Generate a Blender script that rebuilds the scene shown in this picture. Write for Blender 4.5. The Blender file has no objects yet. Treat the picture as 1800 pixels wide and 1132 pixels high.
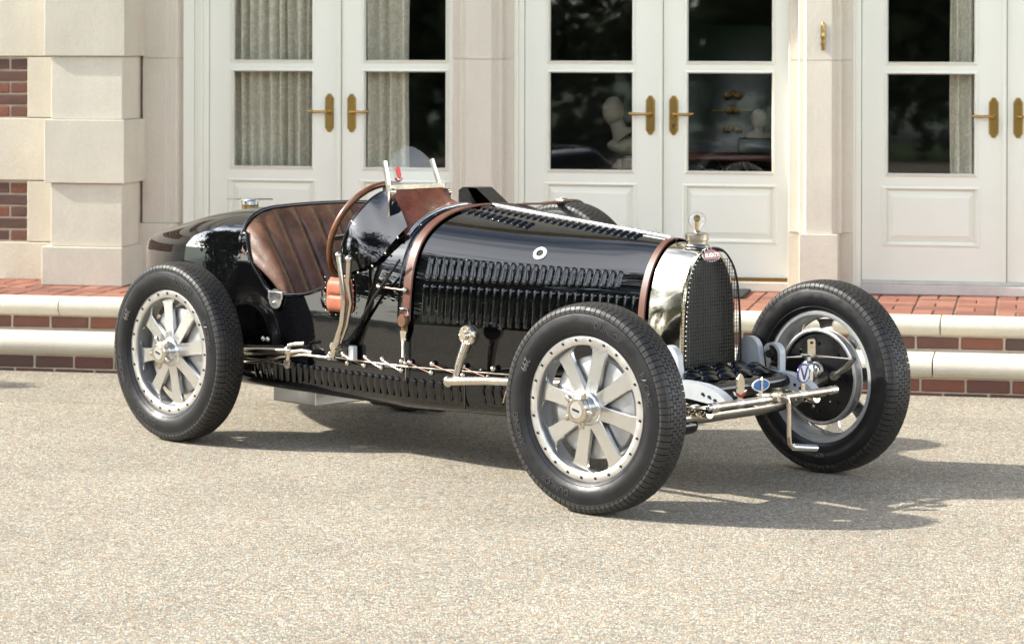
import bpy, math, random
from mathutils import Vector, Matrix, Quaternion
random.seed(7)
R = math.radians
sc = bpy.context.scene
COL = sc.collection

# ------------------------------------------------------------------ camera
CAM_H, ROLL = 1.6342, 0.0023
cd = bpy.data.cameras.new('camera'); cam = bpy.data.objects.new('camera', cd); COL.objects.link(cam)
cam.location = (0, 0, CAM_H)
cam.rotation_euler = (Matrix.Rotation(R(90), 3, 'X') @ Matrix.Rotation(ROLL, 3, 'Z')).to_euler()
cd.sensor_fit = 'HORIZONTAL'; cd.sensor_width = 36.0
cd.lens = 4656.77 / 1800 * 36.0
cd.shift_y = -(566 - 78.59) / 1800
cd.shift_x = -1.12 / 1800
cd.clip_start = 0.1; cd.clip_end = 2000
cd.dof.use_dof = True; cd.dof.focus_distance = 9.35; cd.dof.aperture_fstop = 7.0
sc.camera = cam

# ------------------------------------------------------------------ light
SUN_EL, SUN_AZ = R(34), R(-4)           # the light travels towards +X, a little towards the camera
ldir = Vector((math.cos(SUN_EL) * math.cos(SUN_AZ), math.cos(SUN_EL) * math.sin(SUN_AZ), -math.sin(SUN_EL)))
w = bpy.data.worlds.new('World'); sc.world = w; w.use_nodes = True
nt = w.node_tree; nt.nodes.clear()
def wn(t, **k):
    n = nt.nodes.new(t)
    for a, b in k.items(): setattr(n, a, b)
    return n
sky = wn('ShaderNodeTexSky', sky_type='NISHITA', sun_disc=False, sun_elevation=SUN_EL,
         sun_rotation=math.atan2(-ldir.x, -ldir.y), air_density=1.0, dust_density=0.6, ozone_density=1.6)
bg = wn('ShaderNodeBackground'); bg.inputs['Strength'].default_value = 0.095
out = wn('ShaderNodeOutputWorld')
# broken white cloud all over the sky (it shows in the paintwork)
tc = wn('ShaderNodeTexCoord'); sep = wn('ShaderNodeSeparateXYZ'); nt.links.new(tc.outputs['Generated'], sep.inputs[0])
mz = wn('ShaderNodeMath', operation='MAXIMUM'); nt.links.new(sep.outputs['Z'], mz.inputs[0]); mz.inputs[1].default_value = 0.06
dx = wn('ShaderNodeMath', operation='DIVIDE'); dy = wn('ShaderNodeMath', operation='DIVIDE')
nt.links.new(sep.outputs['X'], dx.inputs[0]); nt.links.new(mz.outputs[0], dx.inputs[1])
nt.links.new(sep.outputs['Y'], dy.inputs[0]); nt.links.new(mz.outputs[0], dy.inputs[1])
cmb = wn('ShaderNodeCombineXYZ'); nt.links.new(dx.outputs[0], cmb.inputs[0]); nt.links.new(dy.outputs[0], cmb.inputs[1])
no = wn('ShaderNodeTexNoise'); no.inputs['Scale'].default_value = 0.8; no.inputs['Detail'].default_value = 7; no.inputs['Roughness'].default_value = 0.58
mpg = wn('ShaderNodeMapping'); mpg.inputs['Location'].default_value = (5.066, -7.959, 0); nt.links.new(cmb.outputs[0], mpg.inputs[0]); nt.links.new(mpg.outputs[0], no.inputs['Vector'])
cr = wn('ShaderNodeValToRGB'); cr.color_ramp.elements[0].position = 0.48; cr.color_ramp.elements[1].position = 0.60
el = wn('ShaderNodeMath', operation='MULTIPLY_ADD'); nt.links.new(sep.outputs['Z'], el.inputs[0]); el.inputs[1].default_value = -0.20; el.inputs[2].default_value = 0.15   # cloud closes up towards the horizon
ad = wn('ShaderNodeMath', operation='ADD'); nt.links.new(no.outputs['Fac'], ad.inputs[0]); nt.links.new(el.outputs[0], ad.inputs[1])
nt.links.new(ad.outputs[0], cr.inputs[0])
mx = wn('ShaderNodeMix', data_type='RGBA'); nt.links.new(cr.outputs['Color'], mx.inputs[0])
nt.links.new(sky.outputs['Color'], mx.inputs[6])
hsv = wn('ShaderNodeHueSaturation'); hsv.inputs['Saturation'].default_value = 0.25; hsv.inputs['Value'].default_value = 5.0; nt.links.new(sky.outputs['Color'], hsv.inputs['Color'])
nt.links.new(hsv.outputs[0], mx.inputs[7])
nt.links.new(mx.outputs[2], bg.inputs['Color']); nt.links.new(bg.outputs[0], out.inputs['Surface'])

sd = bpy.data.lights.new('sun', 'SUN'); sun = bpy.data.objects.new('sun', sd); COL.objects.link(sun)
sd.energy = 4.9; sd.angle = R(1.0); sd.color = (1.0, 0.955, 0.845)
sun.rotation_euler = ldir.to_track_quat('-Z', 'Y').to_euler(); sun.location = (-8, 4, 9)

vs = sc.view_settings; vs.view_transform = 'Standard'; vs.look = 'None'; vs.gamma = 1; vs.exposure = 0.82; vs.use_curve_mapping = False
sc.render.engine = 'CYCLES'
sc.cycles.use_denoising = True; sc.cycles.max_bounces = 8; sc.cycles.transparent_max_bounces = 12; sc.cycles.sample_clamp_indirect = 8
sc.cycles.caustics_reflective = False; sc.cycles.caustics_refractive = False

# ------------------------------------------------------------------ materials
def newmat(name):
    m = bpy.data.materials.new(name); m.use_nodes = True
    return m, m.node_tree, m.node_tree.nodes['Principled BSDF']
def nd(t, kind, **k):
    n = t.nodes.new(kind)
    for a, b in k.items(): setattr(n, a, b)
    return n
def simple(name, col, rough=0.5, metal=0.0, noise=0.0, nscale=8.0, bump=0.0, bscale=60.0, rvar=0.0, spec=0.5, coat=0.0, rnd=0.0):
    """plain surface; noise = colour variation, rvar = roughness variation, bump in metres, rnd = per object brightness"""
    m, t, p = newmat(name); L = t.links
    p.inputs['Base Color'].default_value = (*col, 1); p.inputs['Roughness'].default_value = rough; p.inputs['Metallic'].default_value = metal
    p.inputs['Specular IOR Level'].default_value = spec; p.inputs['Coat Weight'].default_value = coat; p.inputs['Coat Roughness'].default_value = 0.01
    co = nd(t, 'ShaderNodeTexCoord')
    src = None
    if noise > 0:
        n = nd(t, 'ShaderNodeTexNoise'); n.inputs['Scale'].default_value = nscale; n.inputs['Detail'].default_value = 6; n.inputs['Roughness'].default_value = 0.6
        L.new(co.outputs['Object'], n.inputs['Vector'])
        r = nd(t, 'ShaderNodeValToRGB'); e = r.color_ramp.elements
        e[0].position = 0.3; e[1].position = 0.72
        e[0].color = (*[c * (1 - noise) for c in col], 1); e[1].color = (*[min(1, c * (1 + noise)) for c in col], 1)
        L.new(n.outputs['Fac'], r.inputs[0]); src = r.outputs[0]
    if rnd > 0:
        oi = nd(t, 'ShaderNodeObjectInfo'); mr = nd(t, 'ShaderNodeMapRange'); mr.inputs['To Min'].default_value = 1 - rnd; mr.inputs['To Max'].default_value = 1 + rnd
        L.new(oi.outputs['Random'], mr.inputs['Value'])
        hs = nd(t, 'ShaderNodeHueSaturation'); L.new(mr.outputs[0], hs.inputs['Value'])
        if src: L.new(src, hs.inputs['Color'])
        else: hs.inputs['Color'].default_value = (*col, 1)
        src = hs.outputs[0]
    if src: L.new(src, p.inputs['Base Color'])
    if rvar > 0:
        n = nd(t, 'ShaderNodeTexNoise'); n.inputs['Scale'].default_value = nscale * 2.3; n.inputs['Detail'].default_value = 5
        L.new(co.outputs['Object'], n.inputs['Vector'])
        mr = nd(t, 'ShaderNodeMapRange'); mr.inputs['From Min'].default_value = 0.3; mr.inputs['From Max'].default_value = 0.7
        mr.inputs['To Min'].default_value = max(0.02, rough - rvar); mr.inputs['To Max'].default_value = rough + rvar
        L.new(n.outputs['Fac'], mr.inputs['Value']); L.new(mr.outputs[0], p.inputs['Roughness'])
    if bump > 0:
        n = nd(t, 'ShaderNodeTexNoise'); n.inputs['Scale'].default_value = bscale; n.inputs['Detail'].default_value = 6
        L.new(co.outputs['Object'], n.inputs['Vector'])
        b = nd(t, 'ShaderNodeBump'); b.inputs['Distance'].default_value = bump; b.inputs['Strength'].default_value = 0.6
        L.new(n.outputs['Fac'], b.inputs['Height']); L.new(b.outputs[0], p.inputs['Normal'])
    return m

M = {}
M['paint'] = simple('black_paint', (0.0022, 0.0023, 0.0028), 0.012, spec=0.6, coat=0.2, bump=0.0004, bscale=2.6)
M['satin'] = simple('satin_black', (0.008, 0.008, 0.009), 0.3, rvar=0.08, spec=0.4)
M['rubber'] = simple('tyre_rubber', (0.0105, 0.0105, 0.0115), 0.40, noise=0.35, nscale=14, rvar=0.1, bump=0.0006, bscale=90, spec=0.35)
M['tread'] = simple('tread_rubber', (0.021, 0.0195, 0.0178), 0.55, noise=0.4, nscale=20, rvar=0.1)
M['letter'] = simple('raised_rubber', (0.045, 0.045, 0.047), 0.32)  # paler than the tyre: sheen on the letters put into the colour
M['chalk'] = simple('chalk_mark', (0.16, 0.15, 0.14), 0.9)
M['alu'] = simple('polished_aluminium', (0.68, 0.675, 0.655), 0.25, 1.0)
M['alu_ring'] = simple('brushed_aluminium', (0.66, 0.65, 0.63), 0.36, 1.0, noise=0.1, nscale=18, rvar=0.08)
M['alu_cast'] = simple('cast_aluminium', (0.40, 0.41, 0.42), 0.5, 0.45, noise=0.14, nscale=16, rvar=0.08, bump=0.0005, bscale=120)
M['alu_drum'] = simple('dull_aluminium', (0.46, 0.46, 0.46), 0.42, 0.85, noise=0.18, nscale=12, rvar=0.1)
M['nickel'] = simple('nickel_plate', (0.64, 0.58, 0.49), 0.2, 1.0, noise=0.1, nscale=10, rvar=0.07)
M['chrome'] = simple('chrome', (0.82, 0.82, 0.82), 0.07, 1.0)
M['gsilver'] = simple('old_nickel_shell', (0.66, 0.60, 0.49), 0.09, 1.0, noise=0.10, nscale=9, rvar=0.05)
M['brass'] = simple('brass', (0.46, 0.295, 0.095), 0.24, 1.0)
M['gilt'] = simple('dim_gilt', (0.22, 0.14, 0.045), 0.4, 1.0)
M['copper'] = simple('copper_wire', (0.62, 0.36, 0.26), 0.35, 1.0)
M['wiregrey'] = simple('guard_wire', (0.05, 0.05, 0.048), 0.4, 0.6)
M['steel'] = simple('grey_enamel', (0.45, 0.47, 0.49), 0.3, 0.0, noise=0.08, nscale=12, rvar=0.08)
M['white_en'] = simple('white_enamel', (0.72, 0.72, 0.70), 0.25)
M['red_en'] = simple('red_enamel', (0.30, 0.012, 0.010), 0.15)
M['scarlet'] = simple('scarlet_enamel', (0.75, 0.035, 0.02), 0.3)
M['blue_en'] = simple('blue_enamel', (0.03, 0.13, 0.38), 0.22)
M['navy_en'] = simple('navy_enamel', (0.05, 0.05, 0.22), 0.22)
M['leather'] = simple('brown_leather', (0.14, 0.068, 0.037), 0.27, noise=0.5, nscale=7, rvar=0.1, bump=0.0009, bscale=130)
M['strap'] = simple('strap_leather', (0.105, 0.036, 0.02), 0.45, noise=0.35, nscale=20, bump=0.0006, bscale=150)
M['wleather'] = simple('red_brown_leather', (0.22, 0.062, 0.03), 0.3, noise=0.45, nscale=16, rvar=0.1, bump=0.0012, bscale=60)
M['pouch'] = simple('tan_leather', (0.36, 0.11, 0.058), 0.55, noise=0.25, nscale=25, bump=0.0012, bscale=70)
M['wood'] = simple('varnished_wood', (0.17, 0.065, 0.022), 0.2, noise=0.35, nscale=24, coat=0.6)
M['dark'] = simple('dark_interior', (0.006, 0.006, 0.006), 0.7)
def stonemat(name, col, big, fine, rnd):
    m, t, p = newmat(name); L = t.links
    co = nd(t, 'ShaderNodeTexCoord'); oi = nd(t, 'ShaderNodeObjectInfo')
    mu = nd(t, 'ShaderNodeVectorMath', operation='SCALE'); mu.inputs['Scale'].default_value = 40; cv = nd(t, 'ShaderNodeCombineXYZ'); L.new(oi.outputs['Random'], cv.inputs[0]); L.new(oi.outputs['Random'], cv.inputs[2]); L.new(cv.outputs[0], mu.inputs[0])
    ad = nd(t, 'ShaderNodeVectorMath', operation='ADD'); L.new(co.outputs['Object'], ad.inputs[0]); L.new(mu.outputs[0], ad.inputs[1])
    def noise(scale, detail=6, rough=.6, vec=None):
        n = nd(t, 'ShaderNodeTexNoise'); n.inputs['Scale'].default_value = scale; n.inputs['Detail'].default_value = detail; n.inputs['Roughness'].default_value = rough; L.new(vec or ad.outputs[0], n.inputs['Vector']); return n.outputs['Fac']
    def rng(src, a, b_, c, d):
        r = nd(t, 'ShaderNodeMapRange'); r.inputs['From Min'].default_value = a; r.inputs['From Max'].default_value = b_; r.inputs['To Min'].default_value = c; r.inputs['To Max'].default_value = d; L.new(src, r.inputs['Value']); return r.outputs[0]
    def mul(a, b_):
        q = nd(t, 'ShaderNodeMath', operation='MULTIPLY'); L.new(a, q.inputs[0]); L.new(b_, q.inputs[1]); return q.outputs[0]
    st = nd(t, 'ShaderNodeMapping'); st.inputs['Scale'].default_value = (1, 1, .22); L.new(ad.outputs[0], st.inputs[0])     # rain runs
    v = mul(mul(rng(noise(2.2, 8), .3, .72, 1 - big, 1 + big), rng(noise(70, 4), .3, .7, 1 - fine, 1 + fine)), mul(rng(noise(9, 6, .6, st.outputs[0]), .3, .7, .95, 1.03), rng(oi.outputs['Random'], 0, 1, 1 - rnd, 1 + rnd)))
    vo = nd(t, 'ShaderNodeTexVoronoi'); vo.inputs['Scale'].default_value = 46; L.new(ad.outputs[0], vo.inputs['Vector']); pit = rng(vo.outputs['Distance'], .05, .16, 0, 1)
    mx = nd(t, 'ShaderNodeMix', data_type='RGBA'); L.new(rng(noise(3.1, 7, .65), .60, .74, 0, .55), mx.inputs[0]); mx.inputs[6].default_value = (*col, 1); mx.inputs[7].default_value = (col[0] * .93, col[1] * .84, col[2] * .70, 1)   # rusty stain
    hs = nd(t, 'ShaderNodeHueSaturation'); L.new(v, hs.inputs['Value']); L.new(mx.outputs[2], hs.inputs['Color']); L.new(hs.outputs[0], p.inputs['Base Color']); p.inputs['Roughness'].default_value = .85; p.inputs['Specular IOR Level'].default_value = .3
    hsum = nd(t, 'ShaderNodeMath', operation='MULTIPLY_ADD'); L.new(noise(38, 8, .7), hsum.inputs[0]); hsum.inputs[1].default_value = 1.6; L.new(pit, hsum.inputs[2])
    bm = nd(t, 'ShaderNodeBump'); bm.inputs['Distance'].default_value = .0028; bm.inputs['Strength'].default_value = .55; L.new(hsum.outputs[0], bm.inputs['Height']); L.new(bm.outputs[0], p.inputs['Normal'])
    return m
M['stone'] = stonemat('limestone', (0.585, 0.54, 0.445), .07, .045, .04)
M['stone2'] = stonemat('sawn_limestone', (0.625, 0.573, 0.475), .05, .03, .03)
M['mortar'] = simple('mortar', (0.50, 0.43, 0.33), 0.9, noise=0.16, nscale=20, bump=0.002, bscale=120)
M['door'] = simple('cream_door_paint', (0.80, 0.80, 0.69), 0.42, noise=0.02, nscale=3, bump=0.0003, bscale=30)
M['sill'] = simple('grey_sill_paint', (0.55, 0.52, 0.47), 0.6, noise=0.1, nscale=12)
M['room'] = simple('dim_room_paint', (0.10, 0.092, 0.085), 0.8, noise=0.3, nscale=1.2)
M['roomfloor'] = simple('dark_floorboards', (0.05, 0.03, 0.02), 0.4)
M['plaster'] = simple('plaster', (0.30, 0.27, 0.22), 0.7, noise=0.1)
M['cab'] = simple('dark_green_cabinet', (0.010, 0.020, 0.012), 0.3)
M['mahog'] = simple('mahogany', (0.09, 0.03, 0.02), 0.3, noise=0.3)
M['mat'] = simple('black_rubber_mat', (0.02, 0.021, 0.023), 0.8, bump=0.003, bscale=120)
M['bark'] = simple('bark', (0.05, 0.035, 0.025), 0.9, noise=0.4, bump=0.01, bscale=20)
M['bulbglass'] = None

def brickmat(name, a, b, c):
    m, t, p = newmat(name); L = t.links
    co = nd(t, 'ShaderNodeTexCoord'); oi = nd(t, 'ShaderNodeObjectInfo')
    r = nd(t, 'ShaderNodeValToRGB'); e = r.color_ramp.elements; e[0].color = (*a, 1); e[1].color = (*c, 1); x = e.new(0.5); x.color = (*b, 1)
    add = nd(t, 'ShaderNodeVectorMath', operation='ADD'); L.new(co.outputs['Object'], add.inputs[0]); L.new(oi.outputs['Location'], add.inputs[1])
    n = nd(t, 'ShaderNodeTexNoise'); n.inputs['Scale'].default_value = 16; n.inputs['Detail'].default_value = 7; n.inputs['Roughness'].default_value = 0.65
    L.new(add.outputs[0], n.inputs['Vector'])
    ma = nd(t, 'ShaderNodeMath', operation='MULTIPLY_ADD'); ma.inputs[1].default_value = 0.55; L.new(n.outputs['Fac'], ma.inputs[0])
    mm = nd(t, 'ShaderNodeMath', operation='MULTIPLY_ADD'); mm.inputs[1].default_value = 0.75; mm.inputs[2].default_value = -0.15; L.new(oi.outputs['Random'], mm.inputs[0])
    L.new(mm.outputs[0], ma.inputs[2]); L.new(ma.outputs[0], r.inputs[0]); L.new(r.outputs[0], p.inputs['Base Color'])
    p.inputs['Roughness'].default_value = 0.8
    n2 = nd(t, 'ShaderNodeTexNoise'); n2.inputs['Scale'].default_value = 70; n2.inputs['Detail'].default_value = 5; L.new(add.outputs[0], n2.inputs['Vector'])
    bm = nd(t, 'ShaderNodeBump'); bm.inputs['Distance'].default_value = 0.004; bm.inputs['Strength'].default_value = 0.7
    L.new(n2.outputs['Fac'], bm.inputs['Height']); L.new(bm.outputs[0], p.inputs['Normal'])
    return m
M['brick'] = brickmat('wall_brick', (0.070, 0.048, 0.043), (0.125, 0.058, 0.043), (0.23, 0.082, 0.045))
M['rbrick'] = brickmat('riser_brick', (0.075, 0.05, 0.043), (0.13, 0.058, 0.042), (0.22, 0.078, 0.046))
M['paver'] = brickmat('terrace_brick', (0.16, 0.072, 0.052), (0.25, 0.097, 0.062), (0.36, 0.17, 0.11))

def ground_mat(name, k):
    m, t, p = newmat(name); L = t.links
    co = nd(t, 'ShaderNodeTexCoord')
    wob = nd(t, 'ShaderNodeTexNoise'); wob.inputs['Scale'].default_value = 60; L.new(co.outputs['Object'], wob.inputs['Vector'])
    mixv = nd(t, 'ShaderNodeMix', data_type='VECTOR'); mixv.inputs[0].default_value = 0.006
    L.new(co.outputs['Object'], mixv.inputs[4]); L.new(wob.outputs['Color'], mixv.inputs[5])
    v = nd(t, 'ShaderNodeTexVoronoi'); v.inputs['Scale'].default_value = 102; v.inputs['Randomness'].default_value = 1
    L.new(mixv.outputs[1], v.inputs['Vector'])
    sp = nd(t, 'ShaderNodeSeparateColor'); L.new(v.outputs['Color'], sp.inputs[0])
    r = nd(t, 'ShaderNodeValToRGB'); r.color_ramp.interpolation = 'CONSTANT'; e = r.color_ramp.elements
    cols = [(0.0, (.47, .43, .34)), (.2, (.57, .52, .43)), (.36, (.49, .33, .21)), (.47, (.33, .31, .265)), (.58, (.63, .56, .43)), (.72, (.52, .41, .29)), (.82, (.40, .415, .35)), (.9, (.24, .21, .175)), (.95, (.68, .65, .59))]
    e[0].color = (*[c * k for c in cols[0][1]], 1); e[0].position = 0
    e[1].color = (*[c * k for c in cols[1][1]], 1); e[1].position = cols[1][0]
    for q, c in cols[2:]:
        x = e.new(q); x.color = (*[a * k for a in c], 1)
    L.new(sp.outputs[0], r.inputs[0])
    ve = nd(t, 'ShaderNodeTexVoronoi', feature='DISTANCE_TO_EDGE'); ve.inputs['Scale'].default_value = 102; L.new(mixv.outputs[1], ve.inputs['Vector'])
    mr = nd(t, 'ShaderNodeMapRange'); mr.inputs['From Min'].default_value = 0.02; mr.inputs['From Max'].default_value = 0.16; L.new(ve.outputs['Distance'], mr.inputs['Value'])
    mx = nd(t, 'ShaderNodeMix', data_type='RGBA'); L.new(mr.outputs[0], mx.inputs[0]); mx.inputs[6].default_value = (.27 * k, .24 * k, .19 * k, 1); L.new(r.outputs[0], mx.inputs[7])
    # wear and damp, large
    n = nd(t, 'ShaderNodeTexNoise'); n.inputs['Scale'].default_value = 1.3; n.inputs['Detail'].default_value = 8; n.inputs['Roughness'].default_value = 0.62; L.new(co.outputs['Object'], n.inputs['Vector'])
    m2 = nd(t, 'ShaderNodeMapRange'); m2.inputs['From Min'].default_value = .3; m2.inputs['From Max'].default_value = .75; m2.inputs['To Min'].default_value = .84; m2.inputs['To Max'].default_value = 1.1; L.new(n.outputs['Fac'], m2.inputs['Value'])
    n3 = nd(t, 'ShaderNodeTexNoise'); n3.inputs['Scale'].default_value = 26; n3.inputs['Detail'].default_value = 4; L.new(co.outputs['Object'], n3.inputs['Vector'])
    m3 = nd(t, 'ShaderNodeMapRange'); m3.inputs['From Min'].default_value = .3; m3.inputs['From Max'].default_value = .7; m3.inputs['To Min'].default_value = .90; m3.inputs['To Max'].default_value = 1.08; L.new(n3.outputs['Fac'], m3.inputs['Value'])
    mu = nd(t, 'ShaderNodeMath', operation='MULTIPLY'); L.new(m2.outputs[0], mu.inputs[0]); L.new(m3.outputs[0], mu.inputs[1])
    fk = nd(t, 'ShaderNodeTexVoronoi'); fk.inputs['Scale'].default_value = 7.5; L.new(mixv.outputs[1], fk.inputs['Vector'])            # scattered dark flecks of grit and leaf
    fm = nd(t, 'ShaderNodeMapRange'); fm.inputs['From Min'].default_value = .035; fm.inputs['From Max'].default_value = .055; fm.inputs['To Min'].default_value = .35; L.new(fk.outputs['Distance'], fm.inputs['Value'])
    n5 = nd(t, 'ShaderNodeTexNoise'); n5.inputs['Scale'].default_value = .45; n5.inputs['Detail'].default_value = 9; n5.inputs['Roughness'].default_value = .7; n5.inputs['Distortion'].default_value = .6; L.new(co.outputs['Object'], n5.inputs['Vector'])
    m5 = nd(t, 'ShaderNodeMapRange'); m5.inputs['From Min'].default_value = .56; m5.inputs['From Max'].default_value = .72; m5.inputs['To Min'].default_value = 1; m5.inputs['To Max'].default_value = .84; L.new(n5.outputs['Fac'], m5.inputs['Value'])
    mu2 = nd(t, 'ShaderNodeMath', operation='MULTIPLY'); L.new(fm.outputs[0], mu2.inputs[0]); L.new(m5.outputs[0], mu2.inputs[1])
    mu3 = nd(t, 'ShaderNodeMath', operation='MULTIPLY'); L.new(mu2.outputs[0], mu3.inputs[0]); L.new(mu.outputs[0], mu3.inputs[1])
    hs = nd(t, 'ShaderNodeHueSaturation'); L.new(mu3.outputs[0], hs.inputs['Value']); L.new(mx.outputs[2], hs.inputs['Color'])
    L.new(hs.outputs[0], p.inputs['Base Color']); p.inputs['Roughness'].default_value = 0.85; p.inputs['Specular IOR Level'].default_value = 0.25
    bm = nd(t, 'ShaderNodeBump'); bm.inputs['Distance'].default_value = 0.005; bm.inputs['Strength'].default_value = 0.8
    L.new(mr.outputs[0], bm.inputs['Height']); L.new(bm.outputs[0], p.inputs['Normal'])
    return m
M['drive'] = ground_mat('exposed_aggregate', 1.03)
M['drive2'] = ground_mat('exposed_aggregate_apron', 0.95)

def glassmat(name, tint=(1, 1, 1), refl=1.0, rough=0.0):
    m = bpy.data.materials.new(name); m.use_nodes = True; t = m.node_tree; t.nodes.clear(); L = t.links
    o = nd(t, 'ShaderNodeOutputMaterial'); tr = nd(t, 'ShaderNodeBsdfTransparent'); tr.inputs[0].default_value = (*tint, 1)
    gl = nd(t, 'ShaderNodeBsdfGlossy'); gl.inputs['Roughness'].default_value = rough
    ge = nd(t, 'ShaderNodeNewGeometry'); dt = nd(t, 'ShaderNodeVectorMath', operation='DOT_PRODUCT'); L.new(ge.outputs['Incoming'], dt.inputs[0]); L.new(ge.outputs['Normal'], dt.inputs[1])
    ab = nd(t, 'ShaderNodeMath', operation='ABSOLUTE'); L.new(dt.outputs['Value'], ab.inputs[0]); om = nd(t, 'ShaderNodeMath', operation='SUBTRACT'); om.inputs[0].default_value = 1; L.new(ab.outputs[0], om.inputs[1])
    p5 = nd(t, 'ShaderNodeMath', operation='POWER'); L.new(om.outputs[0], p5.inputs[0]); p5.inputs[1].default_value = 5
    mu = nd(t, 'ShaderNodeMath', operation='MULTIPLY_ADD', use_clamp=True); mu.inputs[1].default_value = .95; mu.inputs[2].default_value = .042 * refl; L.new(p5.outputs[0], mu.inputs[0])
    mi = nd(t, 'ShaderNodeMixShader'); L.new(mu.outputs[0], mi.inputs[0]); L.new(tr.outputs[0], mi.inputs[1]); L.new(gl.outputs[0], mi.inputs[2]); L.new(mi.outputs[0], o.inputs[0])
    return m
M['pane'] = glassmat('window_glass', (0.98, 0.975, 0.95), 1.1, .022)
M['screen'] = glassmat('windscreen_glass', (0.95, 0.97, 0.96), 0.8)
M['bulbglass'] = glassmat('bulb_glass', (0.98, 0.98, 0.98), 1.6)

def lacemat():
    m = bpy.data.materials.new('lace'); m.use_nodes = True; t = m.node_tree; t.nodes.clear(); L = t.links
    o = nd(t, 'ShaderNodeOutputMaterial'); tr = nd(t, 'ShaderNodeBsdfTransparent'); df = nd(t, 'ShaderNodeBsdfDiffuse'); df.inputs[0].default_value = (.93, .91, .80, 1)
    tl = nd(t, 'ShaderNodeBsdfTranslucent'); tl.inputs[0].default_value = (.5, .5, .45, 1); a = nd(t, 'ShaderNodeMixShader'); a.inputs[0].default_value = .25; L.new(df.outputs[0], a.inputs[1]); L.new(tl.outputs[0], a.inputs[2])
    co = nd(t, 'ShaderNodeTexCoord'); mp = nd(t, 'ShaderNodeMapping'); mp.inputs['Scale'].default_value = (1, 1, .45); L.new(co.outputs['UV'], mp.inputs[0])
    v = nd(t, 'ShaderNodeTexNoise'); v.inputs['Scale'].default_value = 22; v.inputs['Detail'].default_value = 3; v.inputs['Distortion'].default_value = 2.2; L.new(co.outputs['UV'], v.inputs['Vector'])
    r = nd(t, 'ShaderNodeValToRGB'); r.color_ramp.elements[0].position = .50; r.color_ramp.elements[0].color = (.84, .84, .84, 1); r.color_ramp.elements[1].position = .54; r.color_ramp.elements[1].color = (1, 1, 1, 1)
    L.new(v.outputs['Fac'], r.inputs[0])
    mi = nd(t, 'ShaderNodeMixShader'); L.new(r.outputs[0], mi.inputs[0]); L.new(tr.outputs[0], mi.inputs[1]); L.new(a.outputs[0], mi.inputs[2]); L.new(mi.outputs[0], o.inputs[0])
    return m
M['lace'] = lacemat()
def leafmat(name, a, b):
    m, t, p = newmat(name); L = t.links
    co = nd(t, 'ShaderNodeTexCoord'); n = nd(t, 'ShaderNodeTexNoise'); n.inputs['Scale'].default_value = 1.6; n.inputs['Detail'].default_value = 5; L.new(co.outputs['Object'], n.inputs['Vector'])
    r = nd(t, 'ShaderNodeValToRGB'); r.color_ramp.elements[0].position = .35; r.color_ramp.elements[0].color = (*a, 1); r.color_ramp.elements[1].position = .68; r.color_ramp.elements[1].color = (*b, 1)
    L.new(n.outputs['Fac'], r.inputs[0]); L.new(r.outputs[0], p.inputs['Base Color']); p.inputs['Roughness'].default_value = .55
    return m
M['leaf_dark'] = leafmat('yew_leaf', (.018, .035, .012), (.05, .085, .022))
M['leaf_mid'] = leafmat('tree_leaf', (.03, .055, .014), (.085, .13, .03))
M['leaf_lime'] = leafmat('bush_leaf', (.05, .085, .015), (.15, .19, .035))
M['flower'] = simple('yellow_flower', (.6, .36, .03), .6)
M['lawn'] = leafmat('lawn_grass', (.045, .08, .018), (.085, .13, .03))

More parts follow.
